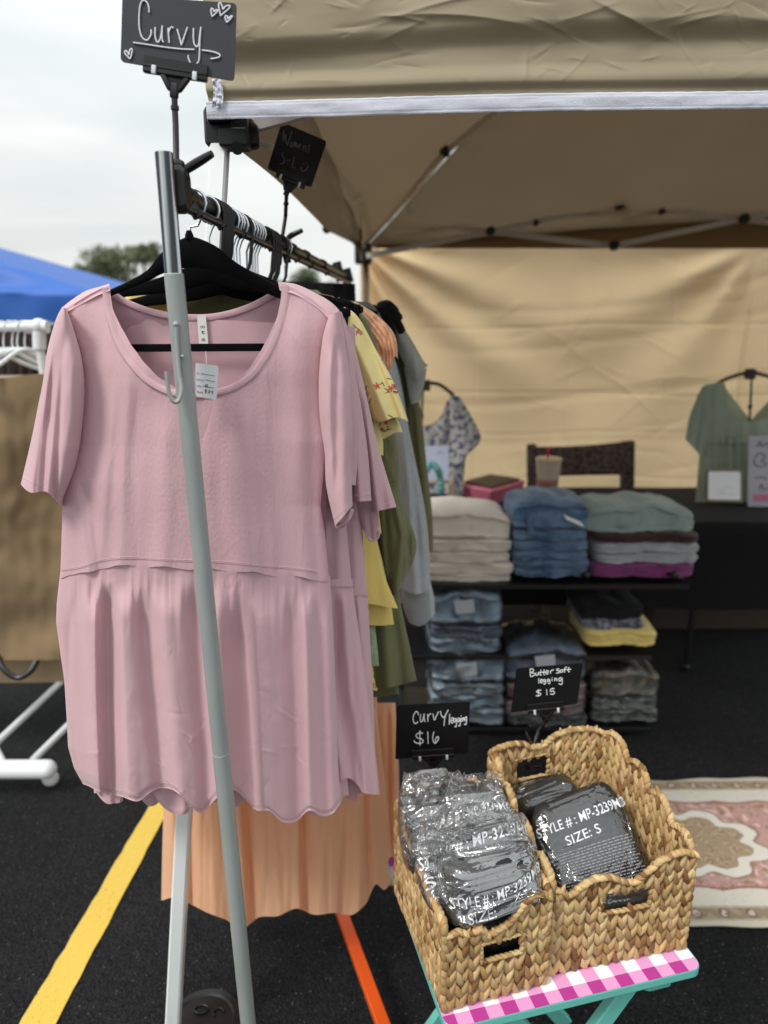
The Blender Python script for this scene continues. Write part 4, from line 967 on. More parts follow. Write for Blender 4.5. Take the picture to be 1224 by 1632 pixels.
# peach maxi dress
t = thing('maxi_dress', 'long peach crinkle cotton dress hanging almost to the ground with ruffled shoulder', 'dress', PY(440, 1480, D1+.30), G_)
hm = [(0, 1435), (.06, 1430), (.12, 1440), (.2, 1455), (.28, 1466), (.345, 1480), (.42, 1462), (.5, 1460), (.58, 1448), (.66, 1458), (.74, 1455), (.82, 1458), (.88, 1440), (.92, 1410), (.96, 1418), (1, 1400)]
dtube('skirt', [(270, 1130), (262, 1260), (257, 1400)], [(600, 1130), (615, 1260), (628, 1400)], D1+.32, .07, M_peach, t, nu=420, nv=90, wrinkle=.010, wfreq=(.05, .004), seed=41, wavy=0, crz=creases(60, (258, 1270, 630, 1470), 1.5, .5, 60, .002, 3.2, 40),
    folds=[([(276, 1150), (270, 1480)], 12, 8, .010), ([(300, 1150), (305, 1480)], 5, 9, -.022), ([(330, 1150), (336, 1480)], 14, 20, .012), ([(372, 1150), (392, 1480)], 16, 4, .014), ([(381, 1150), (402, 1480)], 3, 9, -.022), ([(425, 1150), (440, 1480)], 24, 12, .012),
           ([(470, 1150), (478, 1470)], 14, 3, .010), ([(478, 1150), (485, 1470)], 2.5, 6, -.020), ([(510, 1150), (516, 1470)], 14, 22, .010), ([(566, 1150), (578, 1470)], 20, 3.5, .010), ([(578, 1150), (590, 1470)], 3, 7, -.014)], hem=lambda s: smooth_lin(hm, s)-1400)
dtube('bodice', [(300, 560), (290, 900), (272, 1140)], [(560, 560), (590, 900), (602, 1140)], D1+.44, .05, M_peach, t, nu=100, nv=50, wrinkle=.008, seed=42)
dtube('side_panel', [(585, 1120), (596, 1250), (604, 1410)], [(630, 1120), (636, 1250), (634, 1412)], D1+.52, .03, M_peach, t, nu=90, nv=50, wrinkle=.006, seed=43, folds=[([(618, 1120), (622, 1400)], 4, 4, -.01)])
dtube('ruffle', [(545, 486), (560, 520), (585, 560), (592, 580)], [(566, 480), (602, 503), (630, 536), (634, 580)], D1+.36, .026, M_peach, t, nu=150, nv=50, wrinkle=.006, wfreq=(.12, .05), seed=44, wavy=.006, hem=lambda s: 12*math.sin(s*12))
dtube('sleeve_cap', [(480, 462), (510, 500), (540, 540)], [(530, 472), (572, 500), (600, 545)], D1+.37, .022, M_peach, t, nu=80, nv=40, wrinkle=.004, seed=45)
# grey sweatshirt
t = thing('sweatshirt', 'heather grey sweatshirt with long sleeve and ribbed cuff, behind the olive dress', 'sweatshirt', PY(660, 1000, 1.85), G_)
dtube('body', [(330, 500), (330, 800), (340, 980)], [(600, 500), (640, 760), (660, 960)], 1.84, .04, M_hgrey, t, nu=80, nv=40, wrinkle=.01, seed=51)
dtube('sleeve', [(540, 480), (585, 560), (625, 700), (640, 830), (642, 940)], [(570, 480), (625, 560), (655, 700), (680, 830), (686, 938)], 1.80, .05, M_hgrey, t, nu=90, nv=80, wrinkle=.008, seed=52, folds=[([(640, 600), (662, 930)], 7, 6, .010), ([(652, 700), (672, 935)], 5, 6, -.008)], hem=lambda s: 8*math.sin(PI*s))
dtube('ribbed_cuff', [(638, 930), (642, 965), (652, 992)], [(686, 926), (692, 955), (693, 978)], 1.82, .045, M_hgrey, t, nu=240, nv=20, wrinkle=.002, seed=53, wavy=.0, folds=[([(642+i*2.6, 930), (646+i*2.6, 1005)], .8, .8, .004, 4) for i in range(17)], hem=lambda s: 12*math.sin(PI*s))
# black cold-shoulder top
tag(dtube('dark_blouse', [(500, 478), (520, 560), (530, 700)], [(600, 486), (632, 530), (636, 640)], 1.92, .04, M_blackc, nu=90, nv=50, wrinkle=.012, seed=55), 'black top between the peach ruffle and the light grey jacket', 'top', G_)
m = MB(); 
for a_, b2 in (((612, 492), (636, 508)), ((620, 500), (640, 528)), ((606, 488), (630, 496))): m.tube(curve([PY(*a_, 1.9), PY((a_[0]+b2[0])/2, (a_[1]+b2[1])/2-6, 1.88), PY(*b2, 1.9)], 10), .012, 6)
tag(m.build('bow_tie_strap', M_blackc), 'black tied fabric bow on the shoulder of the black top', 'bow')
# light grey denim jacket
t = thing('denim_jacket', 'pale grey denim jacket with short turned cuff at the back of the rack', 'jacket', PY(660, 640, 2.02), G_)
dtube('sleeve', [(600, 500), (622, 530), (640, 570), (656, 605)], [(632, 505), (655, 540), (672, 570), (683, 588)], 2.0, .05, M_lgrey, t, nu=80, nv=40, wrinkle=.01, seed=61, hem=lambda s: 6*math.sin(s*5))
dtube('cuff', [(644, 585), (650, 620), (655, 645)], [(680, 588), (676, 612), (669, 640)], 2.03, .03, M_lgrey, t, nu=50, nv=20, wrinkle=.006, seed=62)
dtube('body', [(520, 500), (520, 700), (530, 820)], [(620, 510), (645, 640), (650, 800)], 2.06, .05, M_lgrey, t, nu=60, nv=30, wrinkle=.01, seed=63)
# olive sweatshirt
t = thing('sweatshirt', 'olive green sweatshirt with long sleeve, furthest right garment on the rack', 'sweatshirt', PY(670, 880, 2.1), G_)
dtube('sleeve', [(600, 540), (635, 600), (652, 700), (660, 800), (668, 880)], [(640, 540), (668, 640), (680, 740), (689, 820), (691, 880)], 2.10, .05, M_olive2, t, nu=80, nv=60, wrinkle=.012, seed=71, folds=[([(655, 640), (676, 880)], 5, 5, -.012)])
dtube('body', [(480, 500), (480, 800), (490, 960)], [(610, 510), (650, 700), (662, 900)], 2.14, .05, M_olive2, t, nu=60, nv=30, wrinkle=.01, seed=72)
# slate tee shoulder and black skirts at the far end
tag(dtube('slate_tee', [(450, 470), (470, 560), (470, 700)], [(590, 482), (612, 520), (625, 640)], 1.78, .035, cloth('slate jersey', (112, 120, 124), trans=0), nu=70, nv=40, wrinkle=.008, seed=75), 'slate grey tee, only its shoulder showing behind the peach ruffle', 'tee', G_)
tag(dtube('black_skirt', [(452, 448), (452, 560), (440, 800)], [(566, 452), (570, 560), (580, 800)], 2.3, .04, M_blackc, nu=90, nv=40, wrinkle=.012, seed=77), 'black skirt clipped flat at the far end of the rail', 'skirt', G_)
tag(dtube('yellow_blouse', [(205, 462), (200, 540), (200, 700)], [(262, 470), (300, 540), (300, 700)], D1+.14, .02, M_yellow, nu=60, nv=30, wrinkle=.006, seed=78), 'yellow blouse glimpsed over the left side of the front neckline', 'blouse', G_)
tag(dtube('olive_blouse', [(255, 476), (255, 560), (250, 700)], [(430, 466), (450, 540), (460, 700)], D1+.17, .025, M_olive, nu=90, nv=30, wrinkle=.006, seed=79), 'olive blouse glimpsed through the front neckline beneath the hangers', 'blouse', G_)

# ------------------------------------------------------------------ chalkboard signs on clip stands
def sign(name, label, cs, D, board_mat, st, fn, ink, hold, stem, clamp, handle, r=.0008, words=None, rad=.006, clipsz=.006):
    """cs: picture corners TL,TR,BR,BL; hold: picture ends of the holder bar; stem: [(x,y,D)..]"""
    t = thing(name, label, 'sign', PY(stem[-1][0], stem[-1][1], stem[-1][2]), 'chalkboard clip signs')
    q = MB(); q.quadslab([PY(x, y, D) for x, y in cs], .0024, (0, 1, 0), rad); bo = q.build('board', board_mat, t)
    strokes('handwriting', st, fn, r, ink, bo)
    a, b = PY(hold[0][0], hold[0][1], D-.002), PY(hold[1][0], hold[1][1], D-.002); ax = (b-a).normalized(); up = Vector((0, 0, 1)); up = (up-ax*up.dot(ax)).normalized()
    h = MB(); wd = (b-a).length; h.bar(a, b, .010, .0085, up=up, bev=.2); h.bar(a+up*.0085, b+up*.0085, .0045, .016, up=up, bev=.1); h.bar(a+up*.004-Vector((0, .004, 0)), b+up*.004-Vector((0, .004, 0)), .004, .003, up=up, bev=.3)
    mid = (a+b)/2; wv = ax*wd
    for s in (-1, 1): h.bar(mid+wv*.20*s-up*.002, mid+wv*.06*s-up*.020, .008, .008, up=(0, 1, 0), bev=.2)
    V = [mid+wv*.20*s-up*.004 for s in (-1, 1)]+[mid+wv*.06*s-up*.022 for s in (1, -1)]
    h.quadslab(V, .006, (0, 1, 0)); h.bar(mid-up*.012, mid-up*.030, .011, .009, up=(0, 1, 0), bev=.2); h.build('holder', M_black, t)
    for f in (.18, .82):
        c = a.lerp(b, f)-Vector((0, .006, 0)); k = MB(); k.bar(c+up*.005, c-up*.0055, clipsz, .004, up=(0, 1, 0), bev=.2); k.build('clip', M_clip, t)
    s = MB(); P = [mid-up*.024]+[PY(*p) for p in stem]; s.tube(P, .0042, 10)
    for k in range(3): pp = P[0].lerp(P[1], .42+.03*k); s.tube([pp-Vector((0, 0, .0014)), pp+Vector((0, 0, .0014))], .0056, 10)
    s.build('stem', M_black, t)
    e = P[-1]; c = MB()
    if clamp:
        c.box(e-Vector((0, 0, .008)), (.02, .022, .028), bev=.25); c.ball(e-Vector((0, 0, .022)), .011, 12, 8, (.9, 1.3, .9))
        c.bar(e-Vector((.006, 0, .018)), e-Vector((.010, 0, .05)), .016, .007, up=(0, 1, 0), bev=.3); c.bar(e-Vector((-.006, 0, .018)), e-Vector((-.012, 0, .046)), .016, .007, up=(0, 1, 0), bev=.3)
        if handle:
            hp = curve([e-Vector((-.004, 0, .012))]+[PY(*p) for p in handle], 14); c.tube(hp, [.0048+.0016*math.sin(i/13*PI) for i in range(14)], 10)
        c.build('clamp', M_black, t)
    return t
D_s = 1.10
z1 = lambda x, y: PY(180+x/5.5636, y/5.5636, D_s-.0012)
heart = lambda pts: pts
st1 = [[(322, 112), (318, 60), (300, 20), (272, 5), (248, 30), (235, 100), (232, 200), (240, 280), (262, 335), (298, 358), (325, 335), (340, 295), (338, 262)],
 [(376, 240), (374, 310), (385, 360), (400, 375), (418, 350), (432, 290), (438, 228)], [(438, 228), (436, 300), (438, 355), (450, 375)], [(490, 248), (494, 310), (500, 380)], [(492, 300), (505, 260), (520, 242), (535, 250)],
 [(570, 258), (590, 330), (608, 400)], [(608, 400), (635, 320), (662, 240)], [(716, 250), (714, 330), (722, 390), (742, 415), (762, 390), (772, 310), (782, 240)], [(778, 260), (770, 380), (768, 480), (762, 540), (745, 568)], [(668, 490), (672, 525), (688, 558)],
 [(180, 378), (300, 395), (450, 418), (600, 435), (722, 440)], [(790, 446), (860, 455), (920, 470), (950, 490), (935, 510), (900, 518), (865, 522)],
 [(955, 140), (940, 70), (940, 35), (955, 28), (970, 60), (975, 85)], [(975, 85), (1000, 55), (1035, 52), (1030, 75), (990, 110), (955, 140)], [(880, 148), (870, 100), (875, 78), (890, 85), (896, 105)], [(896, 105), (915, 90), (930, 92), (915, 115), (880, 148)],
 [(1012, 200), (995, 160), (1000, 142), (1015, 148), (1020, 168)], [(1020, 168), (1045, 145), (1058, 145), (1045, 165), (1012, 200)], [(152, 524), (115, 485), (103, 460), (115, 450), (135, 470), (142, 490)], [(142, 490), (150, 450), (165, 433), (172, 450), (165, 490), (152, 524)]]
sign('chalkboard_sign', 'large chalkboard sign reading Curvy with hearts, clipped above the front of the rail', [(195, -8), (377, 5), (373, 129), (192, 98)], D_s, M_board, st1, z1, M_chalk, [(229, 110), (330, 126)],
     [(280, 200, D_s), (281, 262, 1.075)], True, [(310, 262, 1.07), (338, 245, 1.06)], r=.0010)
cl_ = MB(); 
# clamp jaws round the rail
e = BA.lerp(BB, .015); cl_.box(e+Vector((.002, 0, .002)), (.034, .02, .05), bev=.35); cl_.ball(e+Vector((.012, -.006, .018)), .010, 12, 8); tag(cl_.build('rail_end_grip', M_black), 'black spring jaws gripping the front end of the rail', 'grip')
D_w = 1.62
z2 = lambda x, y: PY(410+x/5.829, 180+y/5.829, D_w-.0012)
st2 = [[(246, 165), (240, 215), (242, 262)], [(242, 262), (252, 225), (262, 195)], [(262, 195), (268, 260), (280, 302)], [(280, 302), (300, 240), (322, 172)], [(320, 275), (308, 290), (312, 315), (328, 305), (325, 280), (318, 272)], [(340, 320), (346, 270), (352, 315)], [(352, 315), (362, 275), (370, 325)],
 [(385, 315), (405, 305), (400, 290), (385, 300), (380, 325), (398, 338)], [(425, 355), (432, 305)], [(430, 318), (450, 308), (447, 362)], [(495, 300), (475, 310), (484, 335), (468, 368)], [(250, 370), (232, 375), (238, 405), (252, 430), (245, 465), (210, 475)], [(275, 440), (305, 440)], [(345, 405), (325, 500)], [(325, 500), (352, 512)],
 [(405, 500), (412, 535), (435, 542), (460, 520), (475, 485)], [(430, 470), (432, 482)], [(455, 462), (457, 476)]]
M_boardb = pbr('black chalkboard plastic', (17, 18, 21), rough=.45, spec=.4)
sign('chalkboard_sign', 'small tilted black sign reading Womens S-L, clipped further back on the rail', [(449, 194), (521, 225), (496, 299), (426, 269)], D_w, M_boardb, st2, z2, M_chalkdim, [(440, 279), (486, 299)], [(455, 345, 1.68), (449, 384, bar_px(449)-.01)], True, [(462, 377, 1.72), (482, 367, 1.72)], r=.0010, clipsz=.004)
# ------------------------------------------------------------------ folding tray table with gingham top
TZ = .5
F0 = PZ(712, 1641, TZ); F1 = PZ(1122, 1542, TZ); yaw = math.atan2(F1.y-F0.y, F1.x-F0.x)
EX = Vector((math.cos(yaw), math.sin(yaw), 0)); EY = Vector((-math.sin(yaw), math.cos(yaw), 0))
def TL(x, y, z=0): return F0+EX*x+EY*y+Vector((0, 0, z))
TW, TD = (F1-F0).length, .402
table = thing('tray_table', 'turquoise folding tray table with pink and white gingham top', 'table', TL(TW/2, TD/2, -TZ))
M_teal = pbr('turquoise painted wood', (112, 196, 184), rough=.4, coat=.15, bump=(40, .08), stretch=(1, 1, 8), var=(8, .03))
def gingham():
    m = bpy.data.materials.new('pink gingham print'); m.use_nodes = True; t = m.node_tree; b = t.nodes['Principled BSDF']; b.inputs['Roughness'].default_value = .32
    a = N(t, 'ShaderNodeAttribute', attribute_name='pattern'); t.links.new(a.outputs['Color'], b.inputs['Base Color']); return m
# printed squares as separately coloured faces
CELL = .0268; nx, ny = 18, 15; rr_ = .022
V = []; F = []; colr = []
def rc(x, y):   # rounded rectangle clamp
    cx = min(max(x, rr_), TW-rr_); cy = min(max(y, rr_), TD-rr_); dx, dy = x-cx, y-cy; d = math.hypot(dx, dy)
    return (cx+dx*rr_/d, cy+dy*rr_/d) if d > rr_ else (x, y)
for j in range(ny):
    for i in range(nx):
        x0, x1, y0, y1 = i*CELL-.006, (i+1)*CELL-.006, j*CELL-.004, (j+1)*CELL-.004
        x0, x1, y0, y1 = max(x0, 0), min(x1, TW), max(y0, 0), min(y1, TD)
        if x1 <= x0 or y1 <= y0: continue
        K = 4
        for a_ in range(K):
            for b2 in range(K):
                n = len(V); q = [rc(lerp(x0, x1, (a_+p)/K), lerp(y0, y1, (b2+r_)/K)) for p, r_ in ((0, 0), (1, 0), (1, 1), (0, 1))]
                V += [TL(x, y, .0006) for x, y in q]; F.append((n, n+1, n+2, n+3))
                c = ((178, 58, 142), (224, 156, 204), (242, 242, 244))[(0 if i % 2 == 0 and j % 2 == 0 else 2 if i % 2 and j % 2 else 1)]
                colr += [c]*4
tp = mesh('gingham_surface', V, F, gingham(), table, smooth=False)
ca = tp.data.color_attributes.new('pattern', 'FLOAT_COLOR', 'POINT'); ca.data.foreach_set('color', np.array([lc(c) for c in colr], dtype=np.float32).ravel())
m = MB(); m.quadslab([TL(0, TD), TL(TW, TD), TL(TW, 0), TL(0, 0)], .019, (0, 0, -1), rr_, 8); tt = m.build('tabletop', M_teal, table, sharp=40)
bm_ = tt.modifiers.new('bevel', 'BEVEL'); bm_.width = .003; bm_.segments = 3; bm_.limit_method = 'ANGLE'
for y in (.03, TD-.03):
    m = MB(); m.bar(TL(.05, y, -.030), TL(TW-.05, y, -.030), .02, .02); m.build('apron', M_teal, table)
for s, (yy) in enumerate((.045, TD-.045)):
    for a_, b2 in ((.10, TW-.06), (TW-.10, .06)):
        o_ = .022 if (a_ < b2) else 0
        m = MB(); m.bar(TL(a_, yy+o_*(1 if s == 0 else -1), -.028), TL(b2, yy+o_*(1 if s == 0 else -1), -TZ+.006), .02, .034, up=EX, bev=.12); m.build('leg', M_teal, table)
m = MB(); m.bar(TL(TW-.10, .03, -.04), TL(TW-.05, .03, -.04), .03, .018, bev=.3); m.build('catch_block', M_teal, table)

# ------------------------------------------------------------------ woven baskets
def weave_mat():
    m = bpy.data.materials.new('woven water hyacinth'); m.use_nodes = True; t = m.node_tree; b = t.nodes['Principled BSDF']; b.inputs['Roughness'].default_value = .55; b.inputs['Specular IOR Level'].default_value = .26
    a = N(t, 'ShaderNodeAttribute', attribute_name='pattern'); uv = N(t, 'ShaderNodeUVMap'); mp_ = N(t, 'ShaderNodeMapping'); mp_.inputs['Scale'].default_value = (16, 1.2, 1)
    n = N(t, 'ShaderNodeTexNoise'); n.inputs['Scale'].default_value = 1; n.inputs['Detail'].default_value = 3; t.links.new(uv.outputs[0], mp_.inputs[0]); t.links.new(mp_.outputs[0], n.inputs['Vector'])
    r = N(t, 'ShaderNodeMapRange'); r.inputs[1].default_value = .3; r.inputs[2].default_value = .7; r.inputs[3].default_value = .84; r.inputs[4].default_value = 1.12; t.links.new(n.outputs[0], r.inputs[0])
    v = N(t, 'ShaderNodeVectorMath', operation='SCALE'); t.links.new(a.outputs['Color'], v.inputs[0]); t.links.new(r.outputs[0], v.inputs['Scale']); t.links.new(v.outputs[0], b.inputs['Base Color'])
    u = N(t, 'ShaderNodeBump'); u.inputs['Strength'].default_value = .6; u.inputs['Distance'].default_value = .0008; t.links.new(n.outputs[0], u.inputs['Height']); t.links.new(u.outputs[0], b.inputs['Normal'])
    return m
M_weave = weave_mat()
class Weave:
    def __init__(s, seed): s.V = []; s.F = []; s.C = []; s.UV = []; s.r = random.Random(seed)
    def lobe(s, c, ax, n, ln, wd, th, tw=0, curl=.25):
        """leaf shaped bundle of fibre: centre c, long axis ax, outward n"""
        ax = ax.normalized(); n = (n-ax*n.dot(ax)).normalized(); sd = ax.cross(n); nu, nv = 8, 8; b = len(s.V)
        pal = s.r.choice([(200, 170, 120), (194, 162, 112), (184, 152, 102), (208, 180, 132), (176, 142, 94), (192, 158, 112), (166, 130, 86), (202, 168, 124)])
        if s.r.random() < .06: pal = (138, 98, 62)
        f_ = s.r.uniform(.92, 1.06); pal = tuple(min(255, x_*f_) for x_ in pal)
        o1, o2 = s.r.uniform(0, 50), s.r.uniform(0, 50); bend = s.r.uniform(-.12, .12)
        for j in range(nv+1):
            t = j/nv; z = (t-.5)*ln; ww = wd/2*(math.sin(PI*min(1, t*.94+.04))**.62)*(1.1-.25*t); hh = th*(math.sin(PI*min(1, t*.92+.05))**.7)
            for k in range(nu):
                a = 2*PI*k/nu; x = math.cos(a)*ww; y = math.sin(a)*hh
                if y > 0: y *= 1-.18*abs(math.cos(a*2+o1))
                s.V.append(c+ax*z+sd*(x+bend*ln*math.sin(PI*t)*.5)+n*(y-curl*th*(2*t-1)**2+tw*x)); s.C.append(pal); s.UV.append((k/nu+o1, t+o2))
        for j in range(nv):
            for k in range(nu): s.F.append((b+j*nu+k, b+j*nu+(k+1) % nu, b+(j+1)*nu+(k+1) % nu, b+(j+1)*nu+k))
        s.F.append(tuple(b+k for k in range(nu))[::-1]); s.F.append(tuple(b+nv*nu+k for k in range(nu)))
    def build(s, name, parent):
        o = mesh(name, s.V, s.F, M_weave, parent); me = o.data; ca = me.color_attributes.new('pattern', 'FLOAT_COLOR', 'POINT')
        ca.data.foreach_set('color', np.array([lc(c) for c in s.C], dtype=np.float32).ravel())
        ul = me.uv_layers.new(name='UVMap'); idx = np.empty(len(me.loops), dtype=np.int32); me.loops.foreach_get('vertex_index', idx); ul.data.foreach_set('uv', np.array(s.UV, dtype=np.float32)[idx].ravel()); return o
def wall(W, p0, p1, outward, topf, out0, out1, hole=None, colw=.0200, pitch=.0250, ph=0):
    """one woven wall. p0,p1 base corners; topf(s)->height; out*: outward lean of the two rims; hole (s0,s1,z0,z1)"""
    Lw = (p1-p0).length; n = max(3, round(Lw/colw)); ax = (p1-p0).normalized()
    def pt(s, z):
        lean = lerp(out0, out1, s); return p0.lerp(p1, s)+Vector((0, 0, z))+outward*(lean*z+.006*math.sin(PI*s)*z/.2)
    for i in range(n):
        sc = (i+.5)/n; k = 0; z = .008
        for side in (-1, 1):
            s_ = sc+side*.25/n; z = .010+(.0 if side < 0 else .004); 
            while True:
                top = topf(s_)
                if z > top-.006: break
                if not (hole and hole[0] < s_ < hole[1] and hole[2]-.004 < z < hole[3]+.002):
                    c = pt(s_, z); up = (pt(s_, z+.01)-c).normalized()
                    jit = W.r.uniform(-.10, .10); a_ = up+ax*(side*(.38+jit))      # pairs meet at their lower tips
                    lw = .0134*W.r.uniform(.9, 1.12)
                    W.lobe(c+outward*W.r.uniform(-.0008, .0012), a_, outward, pitch*1.5*W.r.uniform(.92, 1.1), lw, .0058, tw=-side*.20)
                z += pitch*W.r.uniform(.94, 1.06)
    # dark backing rows inside the wall so that no light passes the weave
    rn = 40; V = []; F = []
    for i in range(n*4+1):
        s_ = i/(n*4); top = topf(s_)-.004
        for z in (.002, None): pass
    # rim cord following the top
    cur = []; m_ = max(12, int(Lw/.009)); 
    for i in range(m_+1):
        s_ = i/m_; cur.append(pt(s_, topf(s_)))
    d = 0; L_ = sum((cur[i+1]-cur[i]).length for i in range(m_)); q = .006
    acc = [0]
    for i in range(m_): acc.append(acc[-1]+(cur[i+1]-cur[i]).length)
    while q < L_:
        i = max(j for j in range(m_) if acc[j] <= q); f = (q-acc[i])/max(acc[i+1]-acc[i], 1e-6); c = cur[i].lerp(cur[i+1], min(f, 1)); tg_ = (cur[i+1]-cur[i]).normalized()
        nn = outward.cross(tg_).normalized(); nn = nn if nn.z > 0 else -nn
        W.lobe(c, tg_+outward*.55+nn*.05, (nn+outward*.3).normalized(), .021*W.r.uniform(.9, 1.15), .0125, .0062, curl=.5); q += .0095
    if hole:
        s0, s1, z0, z1 = hole; ring = [pt(lerp(s0, s1, k/8), z0) for k in range(8)]+[pt(s1, lerp(z0, z1, k/4)) for k in range(4)]+[pt(lerp(s1, s0, k/8), z1) for k in range(8)]+[pt(s0, lerp(z1, z0, k/4)) for k in range(4)]
        for k in range(len(ring)):
            a_, b2 = ring[k], ring[(k+1) % len(ring)]; tg_ = (b2-a_); 
            if tg_.length < 1e-5: continue
            tg_.normalize(); W.lobe((a_+b2)/2, tg_+outward*.5, outward, .017, .0085, .0045)
def backing(p0, p1, outward, topf, out0, out1, hole, inset):
    """the inner face of a wall, a quilt of quads with the hole left open"""
    V = []; F = []; ns, nz_ = 48, 26
    def pt(s, z): return p0.lerp(p1, s)+Vector((0, 0, z))+outward*(lerp(out0, out1, s)*z+.006*math.sin(PI*s)*z/.2-inset)
    for i in range(ns+1):
        for j in range(nz_+1): s_ = i/ns; V.append(pt(s_, topf(s_)*j/nz_))
    for i in range(ns):
        for j in range(nz_):
            s_ = (i+.5)/ns; z = topf(s_)*(j+.5)/nz_
            if hole and hole[0] < s_ < hole[1] and hole[2] < z < hole[3]: continue
            a_ = i*(nz_+1)+j; F.append((a_, a_+1, a_+nz_+2, a_+nz_+1))
    return V, F
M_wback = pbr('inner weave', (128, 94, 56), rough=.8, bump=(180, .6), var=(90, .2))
def basket(label, quad, fr, lt, rt, bk, hole_f, hole_b, seed, leans):
    """quad: FL FR BR BL base corners; top-height functions per wall"""
    t = thing('woven_basket', label, 'basket', (quad[0]+quad[2])/2, 'woven baskets on the tray table'); FL, FR, BR, BL = quad; W = Weave(seed)
    cen = (FL+FR+BR+BL)/4
    def on(a_, b2):
        d = (b2-a_).normalized(); n = Vector((d.y, -d.x, 0)); return n if n.dot((a_+b2)/2-cen) > 0 else -n
    B = MB()
    for a_, b2, tf, hl, l0, l1 in ((FL, FR, fr, hole_f, leans[0], leans[0]), (FR, BR, rt, None, leans[1], leans[1]), (BR, BL, bk, hole_b, leans[2], leans[2]), (BL, FL, lt, None, leans[3], leans[3])):
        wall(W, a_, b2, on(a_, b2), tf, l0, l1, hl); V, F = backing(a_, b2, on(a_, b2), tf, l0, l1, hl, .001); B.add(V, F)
    # corner lobes close the edges
    for c, hh, nn, ln in ((FL, lt(1), on(FL, FR)+on(BL, FL), (leans[0], leans[3])), (FR, rt(0), on(FL, FR)+on(FR, BR), (leans[0], leans[1])), (BR, bk(0), on(BR, BL)+on(FR, BR), (leans[2], leans[1])), (BL, bk(1), on(BR, BL)+on(BL, FL), (leans[2], leans[3]))):
        nn = nn.normalized(); z = .008
        while z < hh: W.lobe(c+Vector((0, 0, z))+nn*((ln[0]+ln[1])*.7*z), Vector((0, 0, 1))+nn*.15+EX*W.r.uniform(-.2, .2), nn, .03, .013, .0062); z += .017
    B.add([p+Vector((0, 0, .004)) for p in quad], [(0, 1, 2, 3)])
    fb = MB(); rn = random.Random(seed+50)
    for _ in range(46):
        i = rn.randrange(0, len(W.V)); p = W.V[i]; d = (p-cen); d.z = rn.uniform(-.05, .1); d.normalize(); sd_ = Vector((rn.gauss(0, 1), rn.gauss(0, 1), rn.gauss(0, 1)))
        fb.tube(curve([p-d*.002, p+d*.004+sd_*.003, p+d*.006+sd_*rn.uniform(.004, .010)], 5), .00035, 4)
    fb.build('loose_fibre', pbr('straw fibre', (206, 182, 136), rough=.7), t)['kind'] = 'stuff'
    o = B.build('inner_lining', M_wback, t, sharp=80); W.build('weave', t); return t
def scal(pts):
    return lambda s: lin(pts, s) if False else smooth_lin(pts, s)
# right basket (butter soft): base corners in table coordinates
qR = [TL(.203, .052, .002), TL(.470, .044, .002), TL(.448, .318, .002), TL(.190, .310, .002)]
def bump(s, c, w_, h): 
    d = abs(s-c)/w_; return h*math.sqrt(max(0, 1-d*d)) if d < 1 else 0
frR = scal([(0, .176), (.06, .172), (.10, .160), (.16, .172), (.24, .186), (.34, .190), (.42, .184), (.50, .172), (.56, .170), (.64, .186), (.73, .204), (.84, .212), (.93, .210), (1, .200)])
def stepscal(h0, h1, n, amp, start=0):
    """n rounded lobes descending from h0 to h1"""
    def f(s):
        k = min(int(s*n), n-1); fs = s*n-k; base = lerp(h0, h1, (k+.5)/n); nxt = lerp(h0, h1, (k+fs)/n); return base*.55+nxt*.45+amp*(math.sin(PI*min(1, max(0, fs)))**.5-.5)
    return f
rtR = stepscal(.196, .290, 4, .030)      # front -> back
ltR = stepscal(.292, .186, 4, .028)      # back -> front
bkR = lambda s: (.270+bump(s, .25, .26, .026)+bump(s, .84, .18, .018))
basket('larger woven basket on the right of the tray, holding size S leggings', qR, frR, ltR, rtR, bkR, (.33, .69, .112, .158), (.48, .78, .200, .250), 5, (0, 0, 0, 0))
# left basket (curvy)
qL = [TL(.004, .030, .002), TL(.190, .038, .002), TL(.180, .308, .002), TL(-.004, .300, .002)]
frL = scal([(0, .150), (.1, .156), (.22, .148), (.32, .154), (.4, .138), (.5, .144), (.6, .154), (.7, .176), (.8, .192), (.9, .192), (1, .180)])
rtL = stepscal(.184, .200, 4, .014); ltL = stepscal(.212, .165, 4, .014)
bkL = lambda s: .205+bump(s, .25, .22, .02)+bump(s, .78, .2, .02)
basket('smaller woven basket on the left of the tray, heaped with crumpled plastic bags', qL, frL, ltL, rtL, bkL, (.34, .74, .084, .122), None, 9, (0, 0, 0, .0))

